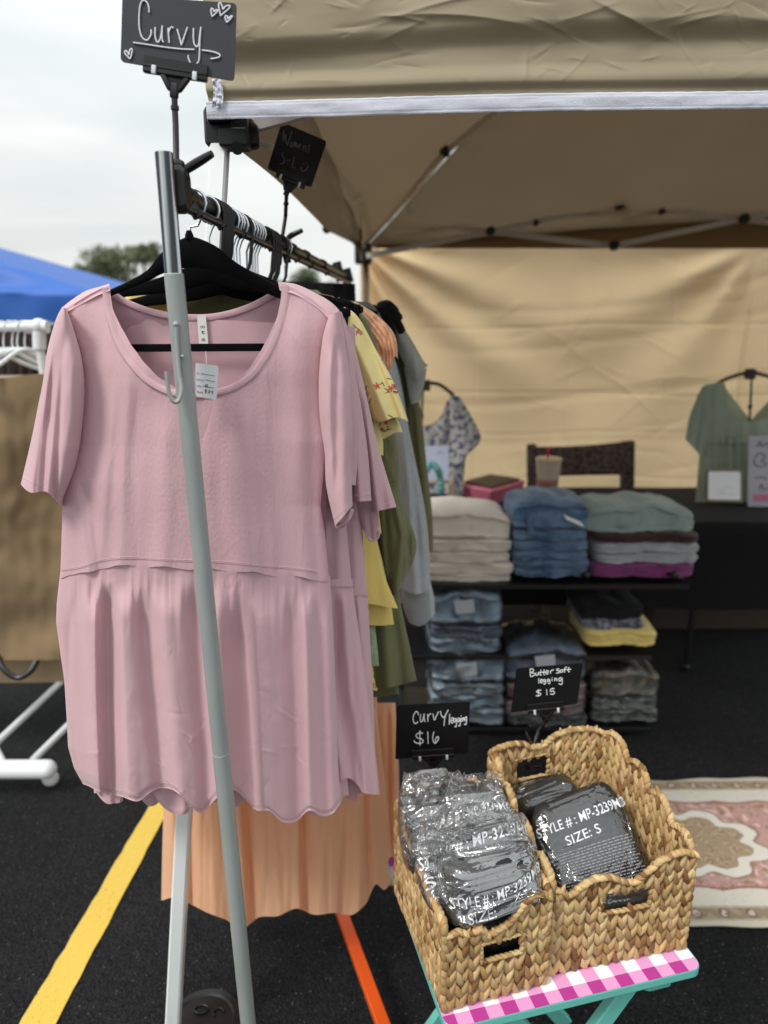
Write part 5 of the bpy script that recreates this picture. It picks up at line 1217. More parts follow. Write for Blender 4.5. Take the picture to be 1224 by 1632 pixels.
# ------------------------------------------------------------------ bagged leggings
HL = dict(inside=(.022, .168, .056, .285, .15))
def film_mat(name, refl, haze, rough, bs=.7):
    m = bpy.data.materials.new(name); m.use_nodes = True; t = m.node_tree; t.nodes.clear(); o = N(t, 'ShaderNodeOutputMaterial')
    tr = N(t, 'ShaderNodeBsdfTransparent'); gl = N(t, 'ShaderNodeBsdfGlossy'); gl.inputs['Roughness'].default_value = rough; df = N(t, 'ShaderNodeBsdfDiffuse'); df.inputs[0].default_value = (.85, .87, .9, 1)
    fr = N(t, 'ShaderNodeFresnel'); fr.inputs[0].default_value = 1.5; mu = N(t, 'ShaderNodeMath', operation='MULTIPLY_ADD'); mu.inputs[1].default_value = 1.6; mu.inputs[2].default_value = refl
    mu.use_clamp = True; t.links.new(fr.outputs[0], mu.inputs[0])
    tc_ = N(t, 'ShaderNodeTexCoord'); n = N(t, 'ShaderNodeTexVoronoi', feature='DISTANCE_TO_EDGE'); n.inputs['Scale'].default_value = 24; nn = N(t, 'ShaderNodeTexNoise'); nn.inputs['Scale'].default_value = 16; nn.inputs['Detail'].default_value = 3; nn.inputs['Distortion'].default_value = 2.2
    t.links.new(tc_.outputs['Object'], n.inputs['Vector']); t.links.new(tc_.outputs['Object'], nn.inputs['Vector'])
    wv = N(t, 'ShaderNodeVectorMath', operation='MULTIPLY_ADD'); wv.inputs[1].default_value = (.02, .02, .02); t.links.new(nn.outputs['Color'], wv.inputs[0]); t.links.new(tc_.outputs['Object'], wv.inputs[2]); t.links.new(wv.outputs[0], n.inputs['Vector'])
    c1 = N(t, 'ShaderNodeMath', operation='MINIMUM'); c1.inputs[1].default_value = .10; t.links.new(n.outputs['Distance'], c1.inputs[0])
    n5 = N(t, 'ShaderNodeTexVoronoi', feature='DISTANCE_TO_EDGE'); n5.inputs['Scale'].default_value = 50; t.links.new(wv.outputs[0], n5.inputs['Vector'])
    c2 = N(t, 'ShaderNodeMath', operation='MINIMUM'); c2.inputs[1].default_value = .12; t.links.new(n5.outputs['Distance'], c2.inputs[0])
    a1 = N(t, 'ShaderNodeMath', operation='MULTIPLY_ADD'); a1.inputs[1].default_value = 4; t.links.new(c1.outputs[0], a1.inputs[0]); t.links.new(nn.outputs[0], a1.inputs[2])
    ad = N(t, 'ShaderNodeMath', operation='MULTIPLY_ADD'); ad.inputs[1].default_value = 1.5; t.links.new(c2.outputs[0], ad.inputs[0]); t.links.new(a1.outputs[0], ad.inputs[2])
    u = N(t, 'ShaderNodeBump'); u.inputs['Strength'].default_value = bs; u.inputs['Distance'].default_value = .006; t.links.new(ad.outputs[0], u.inputs['Height']); t.links.new(u.outputs[0], gl.inputs['Normal'])
    m1 = N(t, 'ShaderNodeMixShader'); m1.inputs[0].default_value = haze; m2 = N(t, 'ShaderNodeMixShader')
    t.links.new(tr.outputs[0], m1.inputs[1]); t.links.new(df.outputs[0], m1.inputs[2]); t.links.new(mu.outputs[0], m2.inputs[0]); t.links.new(m1.outputs[0], m2.inputs[1]); t.links.new(gl.outputs[0], m2.inputs[2]); t.links.new(m2.outputs[0], o.inputs[0]); return m
M_film = film_mat('clear plastic film', .06, .02, .07, .22); M_film2 = film_mat('crumpled clear plastic film', .20, .085, .07, .26)
M_legg = pbr('black jersey leggings', (20, 21, 24), rough=.75, bump=(500, .3))
M_print = pbr('white ink print', (226, 228, 232), rough=.6)
M_fine = pbr('fine white ink print', (150, 152, 156), rough=.7)
def bag(label, cs, th, seed, film, crum, grow, prints=(), fine=None, bulge=.012, inside=None, group='bagged leggings in the woven baskets', topflap=0):
    """cs: [(px,py,D)x4] TL TR BR BL of the face. prints: (text, (u0,v0),(u1,v1), height in v, arc)"""
    C = [PY(*c) for c in cs]; cen = sum(C, Vector())/4; t = thing('bagged_leggings', label, 'bag', cen-Vector((0, 0, .03)), group)
    X = ((C[1]-C[0])+(C[2]-C[3])).normalized(); Yv = ((C[3]-C[0])+(C[2]-C[1])).normalized(); n = Yv.cross(X).normalized()
    if n.dot(CAMP-cen) < 0: n = -n
    def face(u, v, off=0):
        p = C[0].lerp(C[1], u).lerp(C[3].lerp(C[2], u), v)
        b = bulge*(max(0, math.sin(PI*min(max(u, 0), 1)))**.5*max(0, math.sin(PI*min(max(v, 0), 1)))**.4)+.003*noise.noise(Vector((u*3, v*3, seed)))+.0012*noise.noise(Vector((u*9, v*4, seed+2)))
        return p+n*(b+off)
    CRF = creases(70, (-.1, -.1, 1.1, 1.1), .9, 1.2, .40, .0055, .020, seed+70)
    def shell(name, g, off, mat, nu, nv, cr_, parent=t):
        V = []; F = []
        def P(a, v, side):
            pass
        for j in range(nv+1):
            ph = j/nv
            for k in range(nu):
                a = 2*PI*k/nu; cx, sx = math.cos(a), math.sin(a); e = .26
                # superellipse section in (u, n), closing at the ends in v
                vv = -.5*math.cos(PI*ph); rad = max(1e-3, math.sin(PI*ph))**.2
                uu = .5*math.copysign(abs(cx)**e, cx)*rad; nn_ = math.copysign(abs(sx)**.8, sx)*rad
                U = .5+uu*(1+g); VV = .5+vv*(1+g)+(-g*.3)
                p = face(U, VV)-n*(th*.5*(1-nn_))*(1+g*1.2)+n*off*nn_
                if cr_:
                    q = p*13; w_ = Vector((noise.noise(q*.7+Vector((seed, 0, 0))), noise.noise(q*.7+Vector((0, seed, 3))), noise.noise(q*.7+Vector((5, 0, seed)))))*.9
                    d1 = 1-2.4*abs(noise.noise(q*.9+w_+Vector((seed*3, 0, 0)))); d2 = 1-2.4*abs(noise.noise(q*2.3+w_*2+Vector((0, seed*2, 0)))); d3 = 1-2.4*abs(noise.noise(q*5+w_*2))
                    ex = abs(VV-.5)*2; hh = cr_*(.012*d1+.0065*d2+.0028*d3)*(.5+.9*max(0, ex-.2))
                    hh += CRF(U, VV)*(.35+cr_)*(1 if nn_ > 0 else .3)
                    p = p+n*hh*(1 if nn_ > -.2 else -.3)+X*cr_*.006*w_.x+Yv*cr_*.006*w_.y
                if inside:      # kept within the basket walls below the rim
                    d_ = p-F0; lx, ly = d_.dot(EX), d_.dot(EY); k_ = 1-sm(inside[4]-.02, inside[4]+.015, p.z-TZ); lx2 = min(max(lx, inside[0]), inside[1]); ly2 = min(max(ly, inside[2]), inside[3])
                    p = p+(EX*(lx2-lx)+EY*(ly2-ly))*k_+Vector((0, 0, max(0, TZ+.012-p.z)))
                V.append(p)
        for j in range(nv):
            for k in range(nu): F.append((j*nu+k, j*nu+(k+1) % nu, (j+1)*nu+(k+1) % nu, (j+1)*nu+k))
        F.append(tuple(range(nu))[::-1]); F.append(tuple(nv*nu+k for k in range(nu)))
        return mesh(name, V, F, mat, parent)
    shell('leggings', 0, 0, M_legg, 60, 40, 0)
    fo = shell('plastic_film', grow, .0022, film, 150, 110, crum)
    bvF = bvh_of(fo)
    def onfilm(p):
        h_ = bvF.ray_cast(p+n*.09, -n); return h_[0]+n*.0007 if h_[0] is not None else p+n*.003
    for s_, a_, b2, hh, arc in prints:
        def fn(u, h, a_=a_, b2=b2, hh=hh, arc=arc):
            U = lerp(a_[0], b2[0], u); Vv = lerp(a_[1], b2[1], u)-arc*math.sin(PI*u); return onfilm(face(U, Vv-h*hh, 0))
        write('lettering', s_, fn, M_print, t, .004)
    if fine:
        m = MB(); rn = random.Random(seed)
        for r_ in range(fine[2]):
            v = lerp(fine[0], fine[1], r_/(fine[2]-1)); u = .1+rn.uniform(0, .05)
            while u < .92:
                l = rn.uniform(.012, .06); m.add([onfilm(face(u, v, 0)), onfilm(face(u+l, v, 0)), onfilm(face(u+l, v+.010, 0)), onfilm(face(u, v+.010, 0))], [(0, 1, 2, 3)]); u += l+.012
        m.build('fine_print', M_fine, t, smooth=False)
    return t
bag('flat black size S leggings bag facing up in the right basket', [(838, 1293, 1.20), (975, 1240, 1.235), (1044, 1398, 1.10), (888, 1440, 1.07)], .035, 3, M_film, .22, .04,
    [('STYLE # : MP-3239M8', (.03, .33), (1.02, .30), .105, .0), ('SIZE: S', (.28, .50), (.66, .475), .10, 0)], (.56, .96, 15), bulge=.008, inside=(.222, .448, .074, .292, .20))
bag('black leggings bag lying behind the size S one, against the right basket back', [(806, 1258, 1.27), (905, 1228, 1.30), (925, 1262, 1.235), (828, 1300, 1.2)], .04, 5, M_film, .5, .06, inside=(.222, .448, .074, .292, .20))
bag('black leggings bag at the bottom of the right basket, seen through its handle hole', [(900, 1390, 1.10), (1050, 1380, 1.14), (1060, 1470, 1.075), (905, 1500, 1.045)], .04, 6, M_film2, .6, .03, inside=(.222, .448, .074, .292, .20))
bag('rearmost crumpled bag in the left basket, below the Curvy legging sign', [(638, 1262, 1.20), (742, 1244, 1.22), (770, 1330, 1.10), (650, 1372, 1.06)], .05, 7, M_film2, 1.3, .16, **HL)
bag('tall crumpled bag standing up at the back right of the left basket', [(694, 1275, 1.17), (798, 1252, 1.19), (834, 1345, 1.08), (700, 1380, 1.04)], .06, 8, M_film2, 1.5, .14, [('STYLE # : MP-3239M8', (-.12, .60), (.98, .50), .13, .02), ('SIZE:', (.12, .82), (.42, .78), .12, 0)], bulge=.02, **HL)
bag('bag standing on edge against the left wall of the left basket, ST showing', [(652, 1330, 1.10), (730, 1320, 1.11), (760, 1440, 1.0), (682, 1455, .98)], .03, 9, M_film2, .8, .10, [('STYLE', (.05, .78), (1.4, .70), .16, 0)], bulge=.01, **HL)
bag('middle crumpled bag printed MP-3239M8 in the left basket', [(696, 1325, 1.09), (838, 1302, 1.12), (856, 1385, 1.03), (706, 1430, 1.0)], .05, 11, M_film2, 1.2, .12, [('STYLE # : MP-3239M8', (-.22, .56), (1.0, .40), .2, .02)], bulge=.022, **HL)
bag('front size XL bag bulging over the rim of the left basket', [(698, 1375, 1.015), (850, 1345, 1.045), (864, 1435, .99), (722, 1484, .965)], .05, 12, M_film2, 1.0, .12, [('STYLE # : MP-3239M8', (.02, .66), (1.04, .50), .17, -.14), ('SIZE:', (.16, .94), (.46, .96), .17, 0), ('XL', (.68, .84), (.80, .80), .12, 0)], bulge=.028, **HL)
bag('black leggings bag at the bottom of the left basket, seen through the handle hole', [(735, 1450, 1.02), (860, 1430, 1.04), (868, 1530, .985), (740, 1555, .965)], .03, 14, M_film2, .4, .02, (), (.30, .40, 2), **HL)

def flap(parent, Lp, Rp, DL, DR, seed):
    '''loose end of a bag standing up in crinkles'''
    def P(u, v):
        l = cr(Lp, v); r = cr(Rp, v); x = lerp(l[0], r[0], u); y = lerp(l[1], r[1], u); q = Vector((x*.05, y*.05, seed)); D = lerp(DL, DR, u)
        k1 = 1-2.4*abs(noise.noise(q)); k2 = 1-2.4*abs(noise.noise(q*2.6+Vector((3, 1, 0)))); k3 = noise.noise(q*6)
        y += (6*noise.noise(Vector((x*.12, seed, 0)))+3*noise.noise(Vector((x*.4, seed, 2))))*(1-v)
        return PY(x, y, D-.016*k1-.008*k2-.003*k3+.02*v)
    return gridmesh('film_flap', P, 90, 50, M_film2, parent)
BG = {o['label'].split(' ')[0]: o for o in COL.objects if o.name.startswith('bagged_leggings') and 'left basket' in o.get('label', '')}
flap(BG['rearmost'], [(643, 1232), (640, 1300), (655, 1372)], [(745, 1240), (748, 1300), (742, 1365)], 1.17, 1.19, 3)
flap(BG['tall'], [(716, 1238), (706, 1290), (700, 1350)], [(792, 1228), (816, 1278), (828, 1335)], 1.15, 1.17, 8)
flap(BG['middle'], [(672, 1290), (668, 1350), (690, 1410)], [(790, 1262), (770, 1320), (760, 1375)], 1.04, 1.07, 12)
flap(BG['middle'], [(790, 1285), (790, 1330), (800, 1400)], [(826, 1300), (846, 1350), (856, 1420)], 1.08, 1.06, 15)

# ------------------------------------------------------------------ the two legging signs
D_c = 1.33
z3 = lambda x, y: PY(620+x/8.743, 1100+y/8.743, D_c-.0010)
st3 = [[(408, 345), (400, 310), (378, 300), (350, 330), (335, 390), (345, 445), (370, 465), (405, 440)], [(440, 335), (435, 400), (445, 440), (465, 425), (480, 380), (490, 330)], [(490, 330), (488, 390), (500, 440)], [(540, 335), (540, 435)], [(540, 380), (560, 345), (585, 325)], [(612, 330), (620, 380), (635, 415), (655, 370), (690, 300)],
 [(715, 290), (730, 350), (760, 380), (790, 340), (825, 275)], [(790, 340), (775, 400), (765, 495)], [(845, 335), (838, 475)], [(865, 430), (890, 420), (895, 395), (875, 385), (862, 420), (868, 455), (895, 455)],
 [(925, 395), (905, 400), (900, 435), (915, 445), (930, 420), (935, 395)], [(935, 395), (940, 460), (935, 510), (915, 500)], [(980, 390), (960, 395), (955, 430), (968, 440), (982, 415), (988, 390)], [(988, 390), (992, 460), (985, 500), (965, 490)], [(1005, 390), (1003, 440)], [(1005, 355), (1006, 362)], [(1022, 385), (1022, 435)], [(1024, 405), (1040, 385), (1045, 430)],
 [(1080, 375), (1062, 378), (1055, 410), (1068, 420), (1080, 400), (1082, 370)], [(1082, 370), (1078, 450), (1068, 480), (1048, 470)], [(470, 600), (430, 595), (390, 610), (375, 640), (400, 665), (450, 680), (475, 705), (460, 735), (400, 740), (360, 725), (350, 700)], [(430, 565), (430, 640), (432, 770)], [(540, 580), (545, 745)],
 [(625, 580), (610, 640), (612, 700), (640, 740), (680, 700), (690, 660), (670, 650), (645, 690), (650, 740)]]
sign('price_sign', 'black price sign reading Curvy legging $16 at the back of the left basket', [(632, 1125), (749, 1119), (746, 1200), (630, 1210)], D_c, M_boardb, st3, z3, M_chalk, [(657, 1207), (724, 1203)], [(685, 1225, 1.33), (677, 1250, 1.31)], True, None, r=.0011, rad=.003, clipsz=.005)
D_b = 1.36
z4 = lambda x, y: PY(800+x/8.157, 1040+y/8.157, D_b-.0010)
st4 = [[(365, 215), (370, 310)], [(365, 215), (405, 215), (410, 240), (375, 262), (415, 268), (425, 290), (395, 308), (368, 312)], [(440, 262), (440, 290), (455, 298), (470, 285), (475, 255), (478, 290)], [(505, 225), (500, 290), (515, 295)], [(482, 262), (530, 255)], [(548, 220), (543, 285), (556, 288)], [(522, 258), (572, 250)], [(575, 262), (600, 255), (600, 238), (580, 238), (570, 262), (580, 280), (605, 275)],
 [(630, 235), (632, 275)], [(632, 250), (650, 230), (672, 228)], [(745, 215), (715, 215), (712, 232), (740, 240), (742, 262), (705, 268)], [(775, 222), (758, 235), (762, 255), (785, 252), (792, 232), (775, 222)], [(845, 190), (822, 195), (815, 220), (815, 260)], [(800, 225), (840, 220)], [(868, 190), (862, 245), (880, 248)], [(845, 222), (900, 218)],
 [(478, 338), (480, 400)], [(500, 375), (525, 368), (522, 350), (505, 352), (498, 375), (508, 395), (530, 388)], [(560, 350), (542, 355), (540, 380), (555, 382), (565, 355), (568, 395), (555, 412), (540, 405)], [(610, 345), (592, 350), (590, 375), (605, 378), (618, 350), (625, 388), (615, 405), (600, 400)], [(650, 345), (652, 370)], [(650, 322), (651, 328)], [(685, 335), (685, 370)], [(688, 350), (710, 335), (715, 370)],
 [(770, 325), (745, 335), (740, 365), (760, 368), (782, 330)], [(782, 330), (785, 380), (775, 415), (735, 405)], [(510, 490), (465, 495), (450, 515), (490, 525), (505, 545), (480, 560), (440, 562)], [(478, 480), (475, 570)], [(580, 480), (585, 552)], [(680, 468), (635, 475), (630, 505), (665, 500), (682, 520), (670, 542), (628, 540)]]
t = sign('price_sign', 'black price sign reading Butter soft legging $15 on the back of the right basket', [(823, 1066), (929, 1057), (920, 1122), (814, 1136)], D_b, M_boardb, st4, z4, M_chalk, [(841, 1134), (899, 1128)], [(858, 1165, 1.36), (850, 1192, 1.335)], True, None, r=.0009, rad=.003, clipsz=.005)
m = MB(); m.box(PY(850, 1206, 1.325), (.03, .03, .035), bev=.2); m.bar(PY(846, 1186, 1.33), PY(838, 1166, 1.33), .006, .008, up=(0, 1, 0), bev=.3); m.build('clamp_jaw', M_black, t)
m = MB(); m.bar(PY(848, 1186, 1.322), PY(839, 1168, 1.322), .004, .004, up=(0, 1, 0), bev=.3); m.build('spring', M_chrome, t)

# ------------------------------------------------------------------ orange folding stand behind the dress
og = thing('folding_stand', 'bright orange square-tube folding stand behind the peach dress', 'stand', PZ(560, 1560, 0))
m = MB(); a_ = PZ(520, 1388, .085); b2 = PZ(634, 1698, .085); m.bar(a_, b2, .030, .022, up=(0, 0, 1), bev=.1); m.build('leg', M_orangep, og)
m = MB(); m.bar(PY(420, 1140, 1.80), PY(629, 1138, 1.80), .026, .024, bev=.1); m.build('crossbar', M_orangep, og)
m = MB(); a_ = PY(430, 1150, 1.82); m.bar(a_, Vector((PZ(520, 1388, .085).x, 1.9, 0)), .02, .026, up=(0, 1, 0), bev=.1); m.build('leg', M_orangep, og)
# ------------------------------------------------------------------ black clothed table at the back
tbz = .76
bk = thing('display_table', 'long table under a fitted black cloth in front of the curtain', 'table', PY(900, 835, 3.03))
fl_, fr_ = PY(560, 836, 3.03), PY(1400, 836, 3.03); M_bcloth = cloth('black stretch cloth', (14, 14, 15), trans=0, sheen=.05, rough=.9)
zt = fl_.z; zl = PY(900, 968, 3.03).z
def tcl(u, v):
    x = lerp(fl_.x-.1, 2.3, u)
    if v < .45: t = v/.45; return Vector((x, lerp(3.78, 3.05, t), zt+.003*noise.noise(Vector((x*3, t*3, 0)))))
    t = (v-.45)/.55; a = .02*sm(0, .1, t)
    return Vector((x, 3.05-a-.014*t*noise.noise(Vector((x*5, t, 3))), lerp(zt-.003, zl+.012*math.sin(x*3), t)))
gridmesh('tablecloth', tcl, 120, 50, M_bcloth, bk)
for x in (fl_.x, 1.45, 2.1):
    for y in (3.15, 3.7):
        m = MB(); m.tube([(x, y, zt-.03), (x, y, .02)], .014, 10); m.ball((x, y, .018), .02, 10, 6); m.build('leg', M_black, bk)
bx = MB(); c_ = PY(1090, 1010, 3.75); bx.box((c_.x+.2, 3.8, .22), (.9, .4, .42), bev=.02)
tag(bx.build('storage_box', pbr('dark brown card', (62, 50, 40), rough=.9)), 'dark brown storage box in the shade under the black table', 'box')
# wheels hint
# ------------------------------------------------------------------ chair
ch = thing('chair', 'dark woven-back chair behind the black table', 'chair', PY(930, 780, 3.85))
M_chair = pbr('dark woven rattan', (44, 34, 31), rough=.6, var=(60, .6), var2=(112, 92, 84), bump=(120, .6))
Yc = 3.92
def chb(u, v):
    x = lerp(848, 1008, u); return PY(x, lerp(712-10*u+3*math.sin(u*PI), 758-4*u, v), Yc+.05*math.sin(PI*u))
o_ = gridmesh('top_rail', chb, 30, 8, M_chair, ch); solidify(o_, .03)
m = MB(); m.bar(PY(847, 708, Yc), PY(848, 860, Yc), .05, .035, up=(0, 1, 0)); m.build('side_post', M_chair, ch)
m = MB(); m.bar(PY(1000, 703, Yc), PY(998, 860, Yc), .075, .035, up=(0, 1, 0)); m.build('side_post', M_chair, ch)
m = MB(); s0 = PY(922, 850, Yc); m.box((s0.x, 4.0-.28+.05, .46), (.5, .3, .05), bev=.2); m.build('seat', M_chair, ch)
for sx in (-.22, .22):
    for sy in (3.66, 3.94):
        m = MB(); m.bar((s0.x+sx, sy, .45), (s0.x+sx, sy, 0), .035, .035, up=(0, 1, 0)); m.build('leg', M_chair, ch)

# ------------------------------------------------------------------ things on the back table
def ztab(px, py): return PZ(px, py, zt+.004)
# pink box
M_pinkbox = pbr('pink plastic', (206, 112, 134), rough=.4)
pk = thing('storage_box', 'pink tapered plastic box with dark lid panel on the black table', 'box', ztab(775, 800))
bxp = lambda pts, Y: [PY(*p, Y) for p in pts]
b0 = [ztab(738, 797), ztab(782, 807), ztab(828, 792), ztab(780, 784)]; hgt = .085
t0 = [p+(p-sum(b0, Vector())/4)*.22+Vector((0, 0, hgt)) for p in b0]
me_ = mesh('tub', b0+t0, [(0, 1, 2, 3), (0, 4, 5, 1), (1, 5, 6, 2), (2, 6, 7, 3), (3, 7, 4, 0), (4, 7, 6, 5)], M_pinkbox, pk, smooth=False); bv_ = me_.modifiers.new('bevel', 'BEVEL'); bv_.width = .012; bv_.segments = 3
ce = sum(t0, Vector())/4; l0 = [ce+(p-ce)*.8+Vector((0, 0, .003)) for p in t0]; mesh('lid', l0+[p+Vector((0, 0, .008)) for p in l0], [(3, 2, 1, 0), (4, 5, 6, 7), (0, 1, 5, 4), (1, 2, 6, 5), (2, 3, 7, 6), (3, 0, 4, 7)], pbr('dark brown lid', (62, 50, 40), rough=.5), pk, smooth=False)
# iced drink
cp = thing('iced_drink', 'clear cup of brown iced drink with domed lid and red straw', 'cup', PY(871, 795, 3.2)); c0 = PY(871, 797, 3.2); H = PY(871, 742, 3.2).z-c0.z; sc_ = 1
m = MB(); m.lathe(c0, [(.036, 0), (.040, .002), (.050, H*.62), (.048, H*.62)], 24); m.build('drink', pbr('milky brown drink', (168, 112, 100), rough=.3, coat=.4), cp)
m = MB(); m.lathe(c0, [(.050, H*.62), (.055, H*1.12), (.060, H*1.13), (.060, H*1.20), (.056, H*1.22), (.02, H*1.23)], 24); m.build('lid', pbr('frosted lid', (190, 170, 150), rough=.25, coat=.5), cp)
m = MB(); m.tube([PY(872, 745, 3.2), PY(874, 712, 3.2)], .005, 8); m.build('straw', pbr('red straw', (196, 40, 48), rough=.4), cp)
# white glossy sign and printed stand
def plate(name, label, cat, cs, D, mat, th=.01, rad=.008, grp=None):
    t = thing(name, label, cat, PY((cs[2][0]+cs[3][0])/2, cs[2][1], D), grp); q = MB(); q.quadslab([PY(x, y, D) for x, y in cs], th, (0, 1, 0), rad); q.build('panel', mat, t); return t
t = plate('small_sign', 'small white glossy sign in a tan frame, on the table before the sage top', 'sign', [(1130, 752), (1180, 752), (1180, 797), (1129, 796)], 3.12, pbr('glossy white panel', (244, 248, 250), rough=.3), .008)
q = MB(); q.quadslab([PY(x, y, 3.13) for x, y in [(1126, 748), (1184, 748), (1184, 801), (1125, 800)]], .012, (0, 1, 0), .008); q.build('frame', pbr('tan frame', (130, 120, 100), rough=.6), t)
strokes('handwriting', [[(1142, 778), (1150, 784), (1158, 776), (1168, 780)], [(1140, 788), (1172, 787)]], lambda x, y: PY(x, y, 3.118), .0012, pbr('pale ink', (190, 205, 205)), t)
t = plate('info_sign', 'tall pale lilac printed sign standing at the right picture edge', 'sign', [(1194, 695), (1262, 695), (1262, 808), (1192, 807)], 3.2, pbr('pale printed acrylic', (186, 184, 196), rough=.3), .008)
M_inkg = pbr('grey lilac ink', (120, 118, 132)); zI = lambda x, y: PY(x, y, 3.198)
strokes('handwriting', [[(1206, 712), (1212, 704), (1214, 712), (1222, 706), (1228, 712)], [(1203, 728), (1212, 722), (1220, 728), (1214, 734), (1222, 740), (1212, 744), (1202, 738), (1204, 730)], [(1204, 762), (1214, 760), (1222, 764)], [(1210, 780), (1214, 772), (1218, 780), (1226, 776)]], zI, .0026, M_inkg, t)
q = MB(); q.quadslab([PY(x, y, 3.196) for x, y in [(1202, 788), (1240, 788), (1240, 799), (1202, 799)]], .003, (0, 1, 0), 0); q.build('pink_label', pbr('pink label', (206, 120, 150)), t)
t = plate('info_sign', 'pale blue card on a wooden easel before the blue floral top', 'sign', [(671, 711), (715, 711), (715, 766), (674, 766)], 3.1, pbr('pale blue card', (196, 204, 228), rough=.6), .004, .002)
strokes('handwriting', [[(696, 722), (702, 720), (706, 723)]], lambda x, y: PY(x, y, 3.098), .001, M_inkg, t)
M_wood = pbr('pale pine', (188, 164, 130), rough=.6)
q = MB(); q.bar(PY(718, 764, 3.08), PY(719, 812, 3.02), .016, .012, up=(0, 1, 0)); q.bar(PY(676, 768, 3.08), PY(716, 767, 3.08), .012, .01); q.bar(PY(680, 765, 3.08), PY(678, 812, 3.02), .016, .012, up=(0, 1, 0)); q.build('easel', M_wood, t)
# teal wreath ornament
m = MB(); cw = PY(688, 772, 3.02); 
for k in range(26):
    a = 2*PI*k/26; m.ball(cw+Vector((.038*math.cos(a), .01*math.sin(a*5), .085*math.sin(a))), .016, 7, 5)
tag(m.build('teal_ornament', pbr('teal glass beads', (96, 150, 150), rough=.3, var=(60, .3))), 'teal beaded oval ornament standing before the blue card', 'ornament')
tag(MB().box(PY(697, 800, 3.0), (.09, .06, .07), bev=.2).build('dark_pouch', M_blackc), 'small dark pouch beside the wooden easel leg', 'pouch')
# display stands with hangers and blouses
M_dwood = pbr('dark walnut', (56, 36, 30), rough=.5)
def stand(px, py, ex, ey, pole, Y, label):
    t = thing('display_stand', label, 'stand', PY(pole[-1][0], 800, Y), 'blouse display stands'); c = PY(px, py, Y)
    m = MB(); m.box(c+Vector((0, 0, -.012)), (.045, .03, .05), bev=.2); a = PY(*ex, Y); m.tube(curve([a, (a+c)/2+Vector((0, 0, .02)), c], 12), .0085, 10); b = PY(*ey, Y); m.tube(curve([b, (b+c)/2+Vector((0, 0, .02)), c], 12), .0085, 10); m.build('hanger', M_dwood, t)
    m = MB(); P = [PY(*p, Y) for p in pole]; m.tube(P+[Vector((P[-1].x, Y, zt))], .0055, 8); m.tube([P[1], P[1]+Vector((0, 0, -.02))], .0095, 10); m.lathe((P[-1].x, Y, zt+.001), [(.09, 0), (.09, .006), (.01, .012)], 24); m.build('pole', M_black, t)
stand(1196, 592, (1112, 632), (1290, 636), [(1198, 600), (1196, 645), (1194, 680)], 3.45, 'dark walnut hanger on a black pole inside the sage blouse')
stand(678, 610, (585, 630), (723, 630), [(674, 620), (672, 660), (672, 680)], 3.40, 'dark walnut hanger on a black pole inside the blue floral blouse')
M_sageb = cloth('sage crinkle gauze', (172, 184, 168), trans=.3, bump=(260, .4), var=(16, .05))
t = thing('blouse', 'sage green gauze blouse with scooped neck on a stand at the right', 'blouse', PY(1170, 800, 3.45))
Ys = 3.42
def sageB(u, v):
    x = lerp(lin([(610, 1125), (700, 1118), (800, 1108)], lerp(640, 800, v)), lin([(610, 1270), (800, 1300)], lerp(640, 800, v)), u)
    yt = lin([(1118, 614), (1150, 609), (1156, 612), (1158, 640), (1163, 652), (1172, 662), (1183, 669), (1196, 672), (1210, 670), (1224, 662), (1240, 642), (1246, 612), (1290, 620)], x)
    y = lerp(yt, 800, v); h = .012*noise.noise(Vector((x*.06, y*.012, 1)))+(.012*noise.noise(Vector((x*.14, y*.006, 4))) if y > 700 else .003*noise.noise(Vector((x*.1, y*.02, 4))))+.006*math.exp(-((y-705)/3)**2)
    return PY(x, y, Ys-.05*math.sin(PI*u)-h)
gridmesh('bodice', sageB, 220, 80, M_sageb, t)
dtube('sleeve', [(1119, 616), (1100, 660), (1092, 700)], [(1138, 612), (1134, 680), (1118, 728)], Ys, .03, M_sageb, t, nu=60, nv=40, wrinkle=.008, seed=81, folds=[([(1122, 630), (1108, 715)], 4, 4, -.01)])
def sageBack(u, v):
    x = lerp(1118, 1290, u); yt = lin([(1118, 616), (1156, 612), (1196, 664), (1245, 612), (1290, 620)], x); return PY(x, lerp(yt+6, 800, v), Ys+.05)
gridmesh('back_panel', sageBack, 40, 20, M_sageb, t)
M_bfl = vcol_mat('blue floral cloth', bump=(700, .2))
t = thing('blouse', 'white blouse with blue floral print on a stand at the left end of the table', 'blouse', PY(710, 810, 3.4))
def bfl(p, i):
    x, y = proj(p); n = noise.noise(Vector((x*.13, y*.13, 2)))+.5*noise.noise(Vector((x*.35, y*.35, 5)))
    return (96, 102, 126) if n > .20 else (146, 148, 158) if n > .02 else (190, 186, 180)
def bB(u, v):
    x = lerp(600, lin([(640, 735), (730, 742), (810, 735)], lerp(640, 810, v)), u); yt = lin([(600, 690), (660, 682), (690, 676), (704, 662), (712, 640), (724, 630), (745, 640)], x); y = lerp(yt, 810, v)
    return PY(x, y, 3.38-.04*math.sin(PI*u)-.012*noise.noise(Vector((x*.06, y*.012, 1))))
paint(gridmesh('bodice', bB, 140, 120, M_bfl, t), bfl)
paint(dtube('sleeve', [(716, 630), (718, 680), (722, 730), (726, 742)], [(732, 632), (754, 668), (766, 700), (748, 722)], 3.37, .04, M_bfl, t, nu=120, nv=70, wrinkle=.008, seed=83), bfl)

